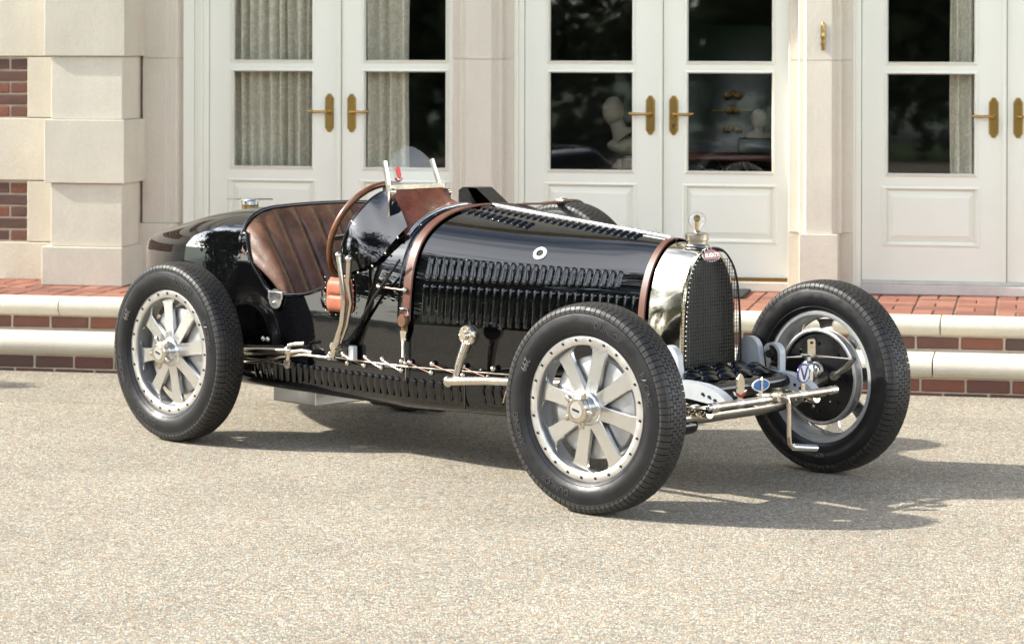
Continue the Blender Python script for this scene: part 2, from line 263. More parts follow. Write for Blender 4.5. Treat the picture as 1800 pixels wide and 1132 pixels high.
# ------------------------------------------------------------------ mesh helpers
def V(*a): return Vector(a)
def frame(axis):
    a = Vector(axis).normalized(); u = a.orthogonal().normalized(); return u, a.cross(u), a
class MB:
    def __init__(s): s.v = []; s.f = []; s.uv = None
    def add(s, vs_, fs):
        o = len(s.v); s.v += [tuple(p) for p in vs_]; s.f += [tuple(i + o for i in f) for f in fs]; return s
    def box(s, x0, x1, y0, y1, z0, z1):
        return s.add([(x0, y0, z0), (x1, y0, z0), (x1, y1, z0), (x0, y1, z0), (x0, y0, z1), (x1, y0, z1), (x1, y1, z1), (x0, y1, z1)],
                     [(0, 3, 2, 1), (4, 5, 6, 7), (0, 1, 5, 4), (1, 2, 6, 5), (2, 3, 7, 6), (3, 0, 4, 7)])
    def cbox(s, x0, x1, y0, y1, z0, z1, b=0.004, j=0.0):
        X = (x0, x1); Y = (y0, y1); Z = (z0, z1); vs_ = []; idx = {}
        for i in (0, 1):
            for k in (0, 1):
                for l in (0, 1):
                    for ax in range(3):
                        p = [X[i], Y[k], Z[l]]; sg = [1 if q == 0 else -1 for q in (i, k, l)]
                        for a in range(3):
                            if a != ax: p[a] += sg[a] * b
                        if j: p = [c + random.uniform(-j, j) for c in p]
                        idx[i, k, l, ax] = len(vs_); vs_.append(p)
        fs = []
        for ax in range(3):
            o = [a for a in range(3) if a != ax]
            for d in (0, 1):
                q = []
                for (m, n) in ((0, 0), (1, 0), (1, 1), (0, 1)):
                    c = [0, 0, 0]; c[ax] = d; c[o[0]] = m; c[o[1]] = n; q.append(idx[(*c, ax)])
                if (d == 0) ^ (ax == 1): q.reverse()
                fs.append(q)
        for ax in range(3):
            o = [a for a in range(3) if a != ax]
            for m in (0, 1):
                for n in (0, 1):
                    c0 = [0, 0, 0]; c0[o[0]] = m; c0[o[1]] = n; c1 = list(c0); c1[ax] = 1
                    q = [idx[(*c0, o[0])], idx[(*c1, o[0])], idx[(*c1, o[1])], idx[(*c0, o[1])]]
                    fs.append(q)
        for i in (0, 1):
            for k in (0, 1):
                for l in (0, 1): fs.append([idx[i, k, l, a] for a in range(3)])
        return s.add(vs_, fs)
    def grid(s, P, cu=False, cv=False, flip=False):
        nu, nv = len(P), len(P[0]); vs_ = [p for r in P for p in r]; fs = []
        for i in range(nu if cu else nu - 1):
            for j in range(nv if cv else nv - 1):
                a, b, c, d = i * nv + j, ((i + 1) % nu) * nv + j, ((i + 1) % nu) * nv + (j + 1) % nv, i * nv + (j + 1) % nv
                fs.append((a, d, c, b) if flip else (a, b, c, d))
        return s.add(vs_, fs)
    def tube(s, pts, r, n=8, caps=True, closed=False):
        pts = [Vector(p) for p in pts]; m = len(pts)
        rs = r if isinstance(r, (list, tuple)) else [r] * m
        tang = []
        for i in range(m):
            a = pts[(i - 1) % m] if (closed or i > 0) else pts[i]; b = pts[(i + 1) % m] if (closed or i < m - 1) else pts[i]
            tang.append((b - a).normalized())
        u = tang[0].orthogonal().normalized(); rows = []
        for i in range(m):
            u = (u - tang[i] * u.dot(tang[i])).normalized(); v = tang[i].cross(u)
            rows.append([pts[i] + (u * math.cos(2 * math.pi * k / n) + v * math.sin(2 * math.pi * k / n)) * rs[i] for k in range(n)])
        o = len(s.v); s.grid(rows, cu=closed, cv=True, flip=True)
        if caps and not closed:
            s.f.append(tuple(o + k for k in range(n - 1, -1, -1))); s.f.append(tuple(o + (m - 1) * n + k for k in range(n)))
        return s
    def lathe(s, prof, org, axis, n=24, cap0=True, cap1=True):
        u, v, a = frame(axis); org = Vector(org); rows = []
        for r, h in prof: rows.append([org + a * h + (u * math.cos(2 * math.pi * k / n) + v * math.sin(2 * math.pi * k / n)) * r for k in range(n)])
        o = len(s.v); s.grid(rows, cv=True, flip=True)
        if cap0: s.f.append(tuple(o + k for k in range(n - 1, -1, -1)))
        if cap1: s.f.append(tuple(o + (len(prof) - 1) * n + k for k in range(n)))
        return s
    def prism(s, poly, org, U, W, N, t0, t1):
        org, U, W, N = Vector(org), Vector(U), Vector(W), Vector(N); n = len(poly)
        a = [org + U * p + W * q + N * t0 for p, q in poly]; b = [org + U * p + W * q + N * t1 for p, q in poly]
        fs = [tuple(range(n - 1, -1, -1)), tuple(range(n, 2 * n))] + [(i, (i + 1) % n, n + (i + 1) % n, n + i) for i in range(n)]
        return s.add(a + b, fs)
    def ball(s, c, r, n=10, m=6, sc3=(1, 1, 1)):
        c = Vector(c); rows = []
        for i in range(m + 1):
            t = math.pi * i / m; rows.append([c + Vector((math.sin(t) * math.cos(2 * math.pi * k / n) * sc3[0], math.sin(t) * math.sin(2 * math.pi * k / n) * sc3[1], math.cos(t) * sc3[2])) * r for k in range(n)])
        return s.grid(rows, cv=True)
    def mesh(s, name):
        me = bpy.data.meshes.new(name); me.from_pydata(s.v, [], s.f); me.update(); return me

def link(name, data, parent=None, loc=None, rot=None):
    o = bpy.data.objects.new(name, data); COL.objects.link(o)
    if parent: o.parent = parent
    if loc is not None: o.location = loc
    if rot is not None: o.rotation_euler = rot
    return o
def finish(me, mat, smooth):
    if mat: me.materials.append(mat if not isinstance(mat, str) else M[mat])
    if smooth:
        me.polygons.foreach_set('use_smooth', [True] * len(me.polygons)); me.set_sharp_from_angle(angle=R(smooth))
    import bmesh
    bm = bmesh.new(); bm.from_mesh(me); bmesh.ops.recalc_face_normals(bm, faces=bm.faces); bm.to_mesh(me); bm.free()
    return me
def ob(name, mb, mat, parent=None, smooth=35, loc=None, rot=None):
    return link(name, finish(mb.mesh(name), mat, smooth), parent, loc, rot)
def copy_of(o, parent=None, matrix=None):
    c = o.copy(); COL.objects.link(c); c.parent = parent if parent is not None else o.parent
    if matrix is not None: c.matrix_local = matrix
    return c
def tag(o, label=None, cat=None, group=None, kind=None):
    if label: o['label'] = label
    if cat: o['category'] = cat
    if group: o['group'] = group
    if kind: o['kind'] = kind
    return o
def spline(pts, n):
    """Catmull-Rom resample, uniform in arc length"""
    P = [Vector(p) for p in pts]; Q = []
    for i in range(len(P) - 1):
        a, b, c, d = P[max(i - 1, 0)], P[i], P[i + 1], P[min(i + 2, len(P) - 1)]
        for k in range(12):
            t = k / 12; Q.append(0.5 * ((2 * b) + (c - a) * t + (2 * a - 5 * b + 4 * c - d) * t * t + (3 * b - a - 3 * c + d) * t ** 3))
    Q.append(P[-1]); D = [0]
    for i in range(1, len(Q)): D.append(D[-1] + (Q[i] - Q[i - 1]).length)
    o = []; j = 0
    for i in range(n):
        s = D[-1] * i / (n - 1)
        while j < len(D) - 2 and D[j + 1] < s: j += 1
        t = (s - D[j]) / max(1e-9, D[j + 1] - D[j]); o.append(Q[j].lerp(Q[j + 1], min(1, t)))
    return o
def interp(xs, ys, x):
    if xs[0] > xs[-1]: xs, ys = xs[::-1], ys[::-1]
    if x <= xs[0]: return ys[0]
    for i in range(len(xs) - 1):
        if x <= xs[i + 1]: return ys[i] + (ys[i + 1] - ys[i]) * (x - xs[i]) / (xs[i + 1] - xs[i])
    return ys[-1]
def text_mesh(s, size, ext=0.0):
    c = bpy.data.curves.new('txt', 'FONT'); c.body = s; c.size = size; c.extrude = ext; c.align_x = 'CENTER'; c.align_y = 'CENTER'; c.resolution_u = 3
    o = bpy.data.objects.new('txt', c); COL.objects.link(o); dg = bpy.context.evaluated_depsgraph_get(); dg.update()
    me = bpy.data.meshes.new_from_object(o.evaluated_get(dg)); bpy.data.objects.remove(o); bpy.data.curves.remove(c)
    me.materials.clear()
    return me

# ================================================================== SETTING
FB = R(-11.104)                                    # the front of the house is turned this much
FXY = Matrix.Rotation(FB, 3, 'Z')
def fl(s, d, z=0.0): return FXY @ Vector((s, d, z))   # s along the front, d away from the viewer
FR = (0, 0, FB)

# ---- ground
lawn = MB(); lawn.add([(-700, -700, -.05), (700, -700, -.05), (700, 700, -.05), (-700, 700, -.05)], [(0, 1, 2, 3)])
tag(ob('lawn', lawn, 'lawn', smooth=0), kind='structure')
b = MB(); b.box(-8.6, 26, -9, 12.60, -.045, -.014)
drive = tag(ob('driveway', b, M['mortar'], smooth=0, loc=(0, 0, 0), rot=FR), kind='structure')
b = MB(); b.box(-8.6, 26, -9, 11.426, -.012, 0.0); ob('slab', b, 'drive', drive, smooth=0)
b = MB(); b.box(-8.6, 26, 11.434, 12.535, -.012, -0.0005); ob('slab', b, 'drive2', drive, smooth=0)

# ---- steps and terrace
S0, S1 = -9.0, 6.5
b = MB(); b.box(S0, S1, 12.529, 12.86, -.04, .10)
step = tag(ob('step', b, 'mortar', smooth=0, rot=FR), kind='structure')
b = MB(); b.box(S0, S1, 12.841, 14.3, -.04, .318)
terr = tag(ob('terrace', b, 'mortar', smooth=0, rot=FR), kind='structure')

def brick_mesh(name, l, dpt, h, bev=.004, jit=.0014):
    mb = MB(); mb.cbox(-l / 2, l / 2, 0, dpt, 0, h, bev, jit); return mb
def brick_set(l, dpt, h, mat, n=5):
    return [finish(brick_mesh('brick', l, dpt, h).mesh('brick'), M[mat], 0) for _ in range(n)]
riser = brick_set(.197, .05, .056, 'rbrick', 6)
def riser_row(parent, d, z, off, s0=-6.3, s1=1.6, h=1.0):
    s = s0 + off
    while s < s1:
        o = link('brick', random.choice(riser), parent, (s, d + random.uniform(0, .003), z)); o.scale = (1, 1, h); s += .2085
riser_row(step, 12.521, .019, .055); riser_row(step, 12.523, -.045, .16)
riser_row(terr, 12.833, .183, .02)

def nosing(parent, joints, dfront, dback, ztop, thick):
    pr = [(dback, 0), (dback, thick), (dfront + .035, thick), (dfront + .014, thick - .006), (dfront + .004, thick - .018), (dfront, thick * .55), (dfront + .003, thick * .3), (dfront + .012, thick * .14), (dfront + .022, thick * .08), (dfront + .026, 0)]
    for i in range(len(joints) - 1):
        a, c = joints[i] + .003, joints[i + 1] - .003
        mb = MB(); mb.prism(pr, (a, 0, ztop - thick), (0, 1, 0), (0, 0, 1), (1, 0, 0), 0, c - a)
        o = ob('nosing_stone', mb, 'stone', parent, smooth=40)
nosing(step, [-9, -7.6, -6.1, -3.6, -2.1, -.455, 1.0, 2.5, 4.2, 6.4], 12.488, 12.838, .170, .082)
nosing(terr, [-9, -7.8, -6.4, -4.87, -3.3, -1.9, -.43, 1.1, 2.6, 4.1, 6.4], 12.800, 13.042, .325, .075)
# terrace bricks, basket weave
pav = brick_set(.194, .092, .02, 'paver', 6)
def pave(s, d, turn):
    for k in (0, 1):
        o = link('brick', random.choice(pav), terr)
        if turn: o.rotation_euler = (0, 0, R(90)); o.location = (s + .1 * (k + 1) - .004, d + .1, .3055 + random.uniform(0, .0016))
        else: o.location = (s + .1, d + .1 * k + .004, .3055 + random.uniform(0, .0016))

for i in range(28):
    for j in range(5): pave(-5.6 + .201 * i, 13.047 + .201 * j, (i + j) % 2)
rest = MB()
for rng in ((-8.95, -5.62), (.04, 6.4)):
    s = rng[0]
    while s < rng[1] - .19:
        for j in range(10): rest.cbox(s, s + .193, 13.05 + j * .1, 13.143 + j * .1, .3055, .3255 + random.uniform(0, .0015), .004)
        s += .201
tag(ob('brick_paving', rest, 'paver', terr, smooth=0), kind='stuff')

# ---- house
HS, HD = -2.917, 13.92
house = link('brick_house', None, None, fl(HS, HD, 0), FR)
tag(house, 'cream stone and brick house front with three pairs of glazed double doors', 'house')
class HB(MB):
    def mesh(s, name):
        s.v = [(x - HS, y - HD, z) for x, y, z in s.v]; return MB.mesh(s, name)
def hob(name, mb, mat, parent=house, smooth=30): return ob(name, mb, mat, parent, smooth)
def stone(x0, x1, y0, y1, z0, z1, mat='stone', bev=.003, name='stone_block'):
    b = HB(); b.cbox(x0, x1, y0, y1, z0, z1, bev); return hob(name, b, mat, smooth=0)

# wall left of the doors: mortar core, stone bands, brick panels
b = HB(); b.box(-9, -4.83, 13.922, 14.3, .318, 3.5); hob('wall', b, 'mortar', smooth=0)
wb = brick_set(.193, .05, .055, 'brick', 6); hb = brick_set(.094, .05, .055, 'brick', 4)
z = .326
stone(-6.9, -5.06, 13.902, 13.98, .326, .531); stone(-8.9, -6.906, 13.902, 13.98, .326, .531)
for band in range(5):
    zb = .536 + band * .6875
    if zb + .33 > 3.4: break
    # brick panel of five courses, alternately whole bricks and headers at the stone quoin
    stone(-5.472, -5.06, 13.904, 13.98, zb, zb + .334)
    for c in range(5):
        s = -5.478; z = zb + .006 + c * .0655; k = 0
        first = c % 2 == 0
        while s > -7.4:
            hd = (k % 2 == 0) if first else False
            ln = .094 if (first) else .193
            o = link('brick', random.choice(hb if first else wb), house, (s - ln / 2 - HS, 13.912 - HD + random.uniform(0, .004), z)); s -= ln + .0115; k += 1
    stone(-6.28, -5.06, 13.903, 13.98, zb + .340, zb + .6825); stone(-7.6, -6.286, 13.903, 13.98, zb + .340, zb + .6825); stone(-8.9, -7.606, 13.903, 13.98, zb + .340, zb + .6825)
# pilaster of alternating wide and narrow blocks on a plinth
b = HB(); b.box(-5.22, -4.828, 13.632, 13.93, .33, 3.4); hob('pilaster_core', b, 'mortar', smooth=0)
stone(-5.269, -4.812, 13.600, 13.96, .326, .534)
for k in range(5):
    z0 = .536 + k * .6875
    if z0 > 3.0: break
    stone(-5.226, -4.822, 13.626, 13.90, z0, z0 + .3405)
    stone(-5.258, -4.803, 13.606, 13.955, z0 + .3425, z0 + .6855)
# moulded stone piers and architrave between the doors
PR = [(-.17, .23), (-.17, .115), (-.165, .11), (-.115, .105), (-.113, .055), (-.105, .049), (-.082, .047), (-.078, .043), (-.070, .002), (-.066, 0), (.066, 0), (.070, .002), (.078, .043), (.082, .047), (.105, .049), (.113, .055), (.115, .105), (.165, .11), (.17, .115), (.17, .23)]
def pier(scx, d0):
    for z0, z1 in ((.6475, 1.5535), (1.5555, 2.30)):
        b = HB(); b.prism(PR, (scx, d0, z0), (1, 0, 0), (0, 1, 0), (0, 0, 1), 0, z1 - z0); hob('stone_block', b, 'stone2', smooth=20)
    stone(scx - .172, scx + .172, d0 + .112, d0 + .23, .326, .646, 'stone2', .002)
    stone(scx - .101, scx + .101, d0 - .018, d0 + .110, .326, .646, 'stone2')
pier(-4.747, 13.945); pier(-2.917, 13.92); pier(-1.097, 13.92); pier(.74, 13.92)
for x0, x1 in ((.912, 2.4), (2.406, 4.2), (4.206, 6.4)):
    for k in range(4): stone(x0, x1, 13.91, 14.2, .326 + k * .5, .322 + (k + 1) * .5)
x = -9.0
for ln in (1.7, 2.55, 1.82, 1.82, 1.9, 2.0, 2.2, 1.4):      # lintel course
    stone(x, x + ln - .005, 13.905 if x > -5 else 13.898, 14.2, 2.305, 2.80, 'stone2'); x += ln
b = HB(); b.box(-9, 6.4, 13.93, 14.35, 2.803, 6.8); hob('upper_wall', b, 'stone', smooth=0)
b = HB(); b.prism([(13.88, 0), (13.84, .10), (13.84, .16), (13.92, .16), (13.93, 0)], (-9, 0, 2.803), (0, 1, 0), (0, 0, 1), (1, 0, 0), 0, 15.4); hob('cornice', b, 'stone2', smooth=0)
b = HB(); b.prism([(13.2, 0), (13.1, .16), (13.1, .3), (18, .3), (18, 0)], (-9.2, 0, 6.803), (0, 1, 0), (0, 0, 1), (1, 0, 0), 0, 15.8); hob('roof', b, 'stone2', smooth=0)
# the room behind the glass
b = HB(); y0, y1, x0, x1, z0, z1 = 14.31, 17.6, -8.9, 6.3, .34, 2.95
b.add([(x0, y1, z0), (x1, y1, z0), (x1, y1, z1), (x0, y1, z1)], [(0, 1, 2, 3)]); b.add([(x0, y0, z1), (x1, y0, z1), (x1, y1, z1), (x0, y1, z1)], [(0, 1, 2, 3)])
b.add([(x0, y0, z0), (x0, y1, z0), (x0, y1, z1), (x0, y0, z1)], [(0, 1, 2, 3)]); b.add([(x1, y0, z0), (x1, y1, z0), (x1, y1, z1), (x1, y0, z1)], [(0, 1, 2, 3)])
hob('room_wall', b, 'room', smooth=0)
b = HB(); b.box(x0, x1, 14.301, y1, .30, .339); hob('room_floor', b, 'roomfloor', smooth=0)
b = HB(); b.box(-9.01, 6.41, 17.62, 17.8, 0, 6.8); b.box(-9.15, -9.005, 13.93, 17.61, 0, 6.8); b.box(6.405, 6.55, 13.93, 17.61, 0, 6.8); hob('rear_wall', b, 'stone', smooth=0)

def bevel_frame(b, x0, x1, z0, z1, wd, da, db, side=0.0):
    A = [(x0, da, z0), (x1, da, z0), (x1, da, z1), (x0, da, z1)]; B = [(x0 + wd, db, z0 + wd), (x1 - wd, db, z0 + wd), (x1 - wd, db, z1 - wd), (x0 + wd, db, z1 - wd)]
    vs_ = A + B; fs = [(i, (i + 1) % 4, 4 + (i + 1) % 4, 4 + i) for i in range(4)]
    if side:
        C = [(x, db + side, z) for x, y, z in B]; vs_ += C; fs += [(4 + i, 4 + (i + 1) % 4, 8 + (i + 1) % 4, 8 + i) for i in range(4)]
    b.add(vs_, fs)
D0 = 14.08                                             # front of the door leaves
ZB, ZP0, ZP1, ZG0, ZG1, ZH0, ZH1, ZT = .398, .590, .878, .955, 1.487, 1.541, 2.075, 2.21
def plate(b, c, z0, z1, d0, d1, hw):
    pts = [(-hw * .35, z0), (hw * .35, z0), (hw, z0 + .025), (hw, z1 - .025), (hw * .35, z1), (-hw * .35, z1), (-hw, z1 - .025), (-hw, z0 + .025)]
    A = [(c + p, d1, q) for p, q in pts]; zc = (z0 + z1) / 2
    B = [(c + p * .72, d0, zc + (q - zc) * .95) for p, q in pts]; n = 8
    b.add(A + B, [tuple(range(n, 2 * n))] + [(i, (i + 1) % n, n + (i + 1) % n, n + i) for i in range(n)])
def leaf(x0, x1, gx0, gx1, hx, hdir, key, name='door_leaf'):
    b = HB(); t = .045
    b.box(x0, gx0, D0, D0 + t, ZB, ZT); b.box(gx1, x1, D0, D0 + t, ZB, ZT)
    for z0, z1 in ((ZB, ZP0), (ZP1, ZG0), (ZG1, ZH0), (ZH1, ZT)): b.box(gx0, gx1, D0, D0 + t, z0, z1)
    lf = hob(name, b, 'door', smooth=0)
    b = HB()
    for z0, z1 in ((ZG0, ZG1), (ZH0, ZH1)):              # glazing bead round each opening
        e = .013
        b.add([(gx0 - e, D0 - .001, z0 - e), (gx1 + e, D0 - .001, z0 - e), (gx1 + e, D0 - .001, z1 + e), (gx0 - e, D0 - .001, z1 + e), (gx0, D0 - .009, z0), (gx1, D0 - .009, z0), (gx1, D0 - .009, z1), (gx0, D0 - .009, z1)], [(i, (i + 1) % 4, 4 + (i + 1) % 4, 4 + i) for i in range(4)])
        bevel_frame(b, gx0, gx1, z0, z1, .006, D0 - .009, D0 + .012, .012)
    hob('glazing_bead', b, 'door', lf, smooth=0)
    for z0, z1 in ((ZG0, ZG1), (ZH0, ZH1)):
        b = HB(); b.box(gx0 + .003, gx1 - .003, D0 + .026, D0 + .030, z0 + .003, z1 - .003); hob('pane', b, 'pane', lf, smooth=0)
    px0, px1 = gx0 - .015, gx1 + .015                     # raised and fielded panel
    b = HB(); e = .012
    bevel_frame(b, px0, px1, ZP0 - .004, ZP1 + .004, .014, D0 - .002, D0 + .016)
    bevel_frame(b, px0 + .014, px1 - .014, ZP0 + .010, ZP1 - .010, .034, D0 + .016, D0 + .004)
    i = .048; b.add([(px0 + i, D0 + .004, ZP0 + .044), (px1 - i, D0 + .004, ZP0 + .044), (px1 - i, D0 + .004, ZP1 - .044), (px0 + i, D0 + .004, ZP1 - .044)], [(0, 1, 2, 3)])
    bevel_frame(b, px0 - e, px1 + e, ZP0 - .004 - e, ZP1 + .004 + e, e, D0 - .0005, D0 - .006); bevel_frame(b, px0, px1, ZP0 - .004, ZP1 + .004, .003, D0 - .006, D0 - .002)
    hob('panel', b, 'door', lf, smooth=0)
    if hx is not None:
        b = HB(); plate(b, hx, 1.150, 1.362, D0 - .009, D0, .0255); hp = hob('handle_plate', b, 'brass', lf, smooth=0)
        b = HB(); y = D0 - .045
        b.tube([(hx, D0 - .008, 1.262), (hx, y, 1.262)], [.011, .008], 10)
        b.tube([(hx, y, 1.262), (hx + hdir * .03, y - .003, 1.264), (hx + hdir * .075, y, 1.262), (hx + hdir * .098, y + .004, 1.266), (hx + hdir * .112, y + .004, 1.268)], [.0085, .0075, .0085, .009, .0035], 10)
        hob('lever', b, 'brass', lf, smooth=50)
        if key:
            b = HB(); b.lathe([(.006, 0), (.006, .002)], (hx, D0 - .0105, 1.205), (0, 1, 0), 12); b.box(hx - .003, hx + .003, D0 - .0105, D0 - .009, 1.188, 1.203); hob('keyhole', b, 'dark', lf, smooth=0)
for mi, meet in enumerate((-3.72, -1.942, -.131)):
    leaf(meet - .752, meet - .003, meet - .622, meet - .163, meet - .068, -1, False)
    leaf(meet + .003, meet + .738, meet + .128, meet + .588, meet + .058, 1, mi == 1)
    b = HB(); b.box(meet - .026, meet + .0, D0 - .012, D0 - .0005, ZB, ZT); b.box(meet - .020, meet - .006, D0 - .018, D0 - .0125, ZB, ZT); hob('astragal', b, 'door', smooth=0)
    b = HB()
    for sg, e0 in ((-1, meet - .755), (1, meet + .741)):
        for k, (wd, dd) in enumerate(((.030, -.012), (.022, -.034), (.026, -.022), (.06, -.040))):
            o = sum((.030, .022, .026, .06)[:k]); xa, xb = sorted((e0 + sg * o, e0 + sg * (o + wd - .0006))); b.box(xa, xb, D0 + dd, D0 + .08, .3265, ZT + .02)
    b.box(meet - .90, meet + .88, D0 - .03, D0 + .08, ZT + .021, 2.303)
    hob('door_frame', b, 'door', smooth=0)
    b = HB(); b.cbox(meet - .7545, meet + .7405, 14.035, 14.30, .3265, .378, .004); hob('threshold', b, 'sill' if mi != 1 else 'stone2', smooth=0)
    b = HB(); b.cbox(meet - .7545, meet + .7405, D0 - .020, D0 + .05, .3785, .3965, .003); hob('sill_strip', b, 'brass' if mi == 1 else 'sill', smooth=0)
# ornamental brass finger pull on the pier
b = HB(); b.lathe([(.003, 0), (.010, .008), (.008, .02), (.012, .035), (.009, .05), (.012, .066), (.013, .075), (.012, .084), (.009, .1), (.012, .115), (.008, .13), (.010, .142), (.003, .15)], (-1.076, 13.913, 1.604), (0, 0, 1), 10)
hob('brass_fitting', b, 'brass', smooth=50)

# things seen through the glass
def curtain(x0, x1, folds, label, d=14.168, amp=.034, seed=1):
    rnd = random.Random(seed); mb = MB(); n = int(folds * 10); rows = []; uvx = []
    ph = [rnd.uniform(-.6, .6) for _ in range(int(folds) + 3)]
    for i in range(n + 1):
        u = i / n; a = u * folds; ph_i = ph[int(a)] * (1 - a % 1) + ph[int(a) + 1] * (a % 1)
        y = d + amp * math.sin(2 * math.pi * a + ph_i * 2) + .006 * math.sin(9 * a + 1)
        rows.append([(x0 + (x1 - x0) * u + .012 * math.sin(2 * math.pi * a * 1.0 + 1.5 + zz) * .4 - HS, y - HD + .004 * math.sin(5 * zz + a), .42 + 1.85 * zz / 6) for zz in range(7)])
    mb.grid(rows); me = mb.mesh('curtain'); uv = me.uv_layers.new()
    for p in me.polygons:
        for li in p.loop_indices:
            vi = me.loops[li].vertex_index; uv.data[li].uv = ((vi // 7) / n * folds * .11, (vi % 7) * 1.85 / 6)
    finish(me, 'lace', 60); o = link('lace_curtain', me, None, fl(HS, HD, 0), FR)
    return tag(o, label, 'curtain', 'lace curtains behind the doors')
curtain(-4.40, -3.86, 10, 'pleated lace curtain filling the left glass of the leftmost door pair', seed=3)
curtain(-3.63, -3.36, 4, 'half drawn lace curtain right of the leftmost pair of brass handles', seed=5)
curtain(-.425, -.27, 2.6, 'narrow lace curtain edge beside the rightmost pair of brass handles', seed=8)
def inside(name, parts, label, cat):
    o = link(name, None, None, fl(HS, HD, .34), FR); tag(o, label, cat)
    for nm, mb, mt in parts:
        mb.v = [(x - HS, y - HD, z - .34) for x, y, z in mb.v]; ob(nm, mb, mt, o, 50)
    return o
a = MB(); a.ball((-2.285, 14.55, 1.265), .072, 18, 12, (.85, 1, 1.15)); a.tube([(-2.27, 14.55, 1.21), (-2.25, 14.55, 1.16), (-2.22, 14.55, 1.12)], [.04, .045, .08], 14); a.ball((-2.19, 14.55, 1.075), .10, 18, 10, (1.3, .7, .5)); a.lathe([(.10, 0), (.07, .03), (.06, .05)], (-2.20, 14.55, .95), (0, 0, 1), 16)
p = MB(); p.cbox(-2.40, -2.0, 14.40, 14.75, .34, .945, .01)
inside('plaster_bust', [('head', a, 'plaster'), ('pedestal', p, 'mahog')], 'pale plaster bust seen through the lower glass left of the middle handles', 'bust')
a = MB(); a.ball((-1.475, 14.55, 1.228), .05, 16, 10, (.95, 1, 1.1)); a.tube([(-1.475, 14.55, 1.19), (-1.475, 14.55, 1.155)], [.018, .03], 12); a.lathe([(.07, 0), (.065, .02), (.04, .035)], (-1.475, 14.55, 1.125), (0, 0, 1), 16)
p = MB(); p.cbox(-1.58, -1.38, 14.45, 14.66, 1.04, 1.124, .005)
inside('small_bust', [('head', a, 'plaster'), ('base', p, 'cab')], 'small round plaster head on dark cabinet behind the right middle door', 'bust')
c = MB(); c.cbox(-1.92, -1.15, 14.80, 15.3, .34, 1.75, .012)
tr = MB()
for z in (1.262,): tr.cbox(-1.76, -1.54, 14.78, 14.798, z, z + .008, .002)
for z, wd in ((1.155, .05), (1.262, .035), (1.345, .05)):
    for k in range(5): tr.ball((-1.645 + (k - 2) * wd * .4, 14.78, z + .006 + (.012 if k == 2 else 0)), .015, 8, 6, (1, .5, 1.2))
sh = MB(); sh.cbox(-1.95, -1.1, 14.45, 14.78, 1.00, 1.035, .006)
inside('cabinet', [('carcass', c, 'cab'), ('gilt_trim', tr, 'gilt'), ('shelf', sh, 'mahog')], 'dark green cabinet with gilt mouldings behind the right middle door', 'cabinet')
a = MB(); rnd = random.Random(4)
for k in range(7):
    x = -1.80 + rnd.uniform(0, .28); pts = []
    for i in range(7): t = i / 6; pts.append((x + (rnd.uniform(-.05, .05) + .05 * math.sin(t * 4 + k)), 14.55 + .05 * k, .80 + t * rnd.uniform(.15, .28)))
    a.tube(pts, [.010 - .001 * i for i in range(7)], 6)
inside('antlers', [('antler', a, 'plaster')], 'pale curved antlers low behind the glass beside the middle keyhole', 'antlers')

b = MB(); b.cbox(-2.52, -1.46, 13.62, 14.02, .328, .343, .006)
b.v = [(x + 2.0, y - 13.8, z - .328) for x, y, z in b.v]
tag(ob('doormat', b, 'mat', smooth=0, loc=fl(-2.0, 13.8, .328), rot=FR), 'black rubber doormat on the terrace before the middle doors', 'doormat')

# ---- garden on the left and behind the photographer (seen in the paint and the panes)
def foliage(mb, c, rad, n, size, rnd, shell=.55, clumps=40):
    cs = []
    for _ in range(clumps):
        v = Vector((rnd.gauss(0, 1), rnd.gauss(0, 1), rnd.gauss(0, 1))).normalized() * (shell + (1 - shell) * rnd.random()); cs.append(v)
    for _ in range(n):
        q = rnd.choice(cs); v = q + Vector((rnd.gauss(0, 1), rnd.gauss(0, 1), rnd.gauss(0, 1))) * .16
        p = Vector(c) + Vector((v.x * rad[0], v.y * rad[1], v.z * rad[2]))
        u = Vector((rnd.gauss(0, 1), rnd.gauss(0, 1), rnd.gauss(0, .7))).normalized(); w_ = u.orthogonal().normalized(); w_.rotate(Quaternion(u, rnd.uniform(0, 6.28)))
        s = size * rnd.uniform(.6, 1.3)
        o = len(mb.v); mb.v += [tuple(p - u * s), tuple(p + w_ * s * .5), tuple(p + u * s), tuple(p - w_ * s * .5)]; mb.f.append((o, o + 1, o + 2, o + 3))
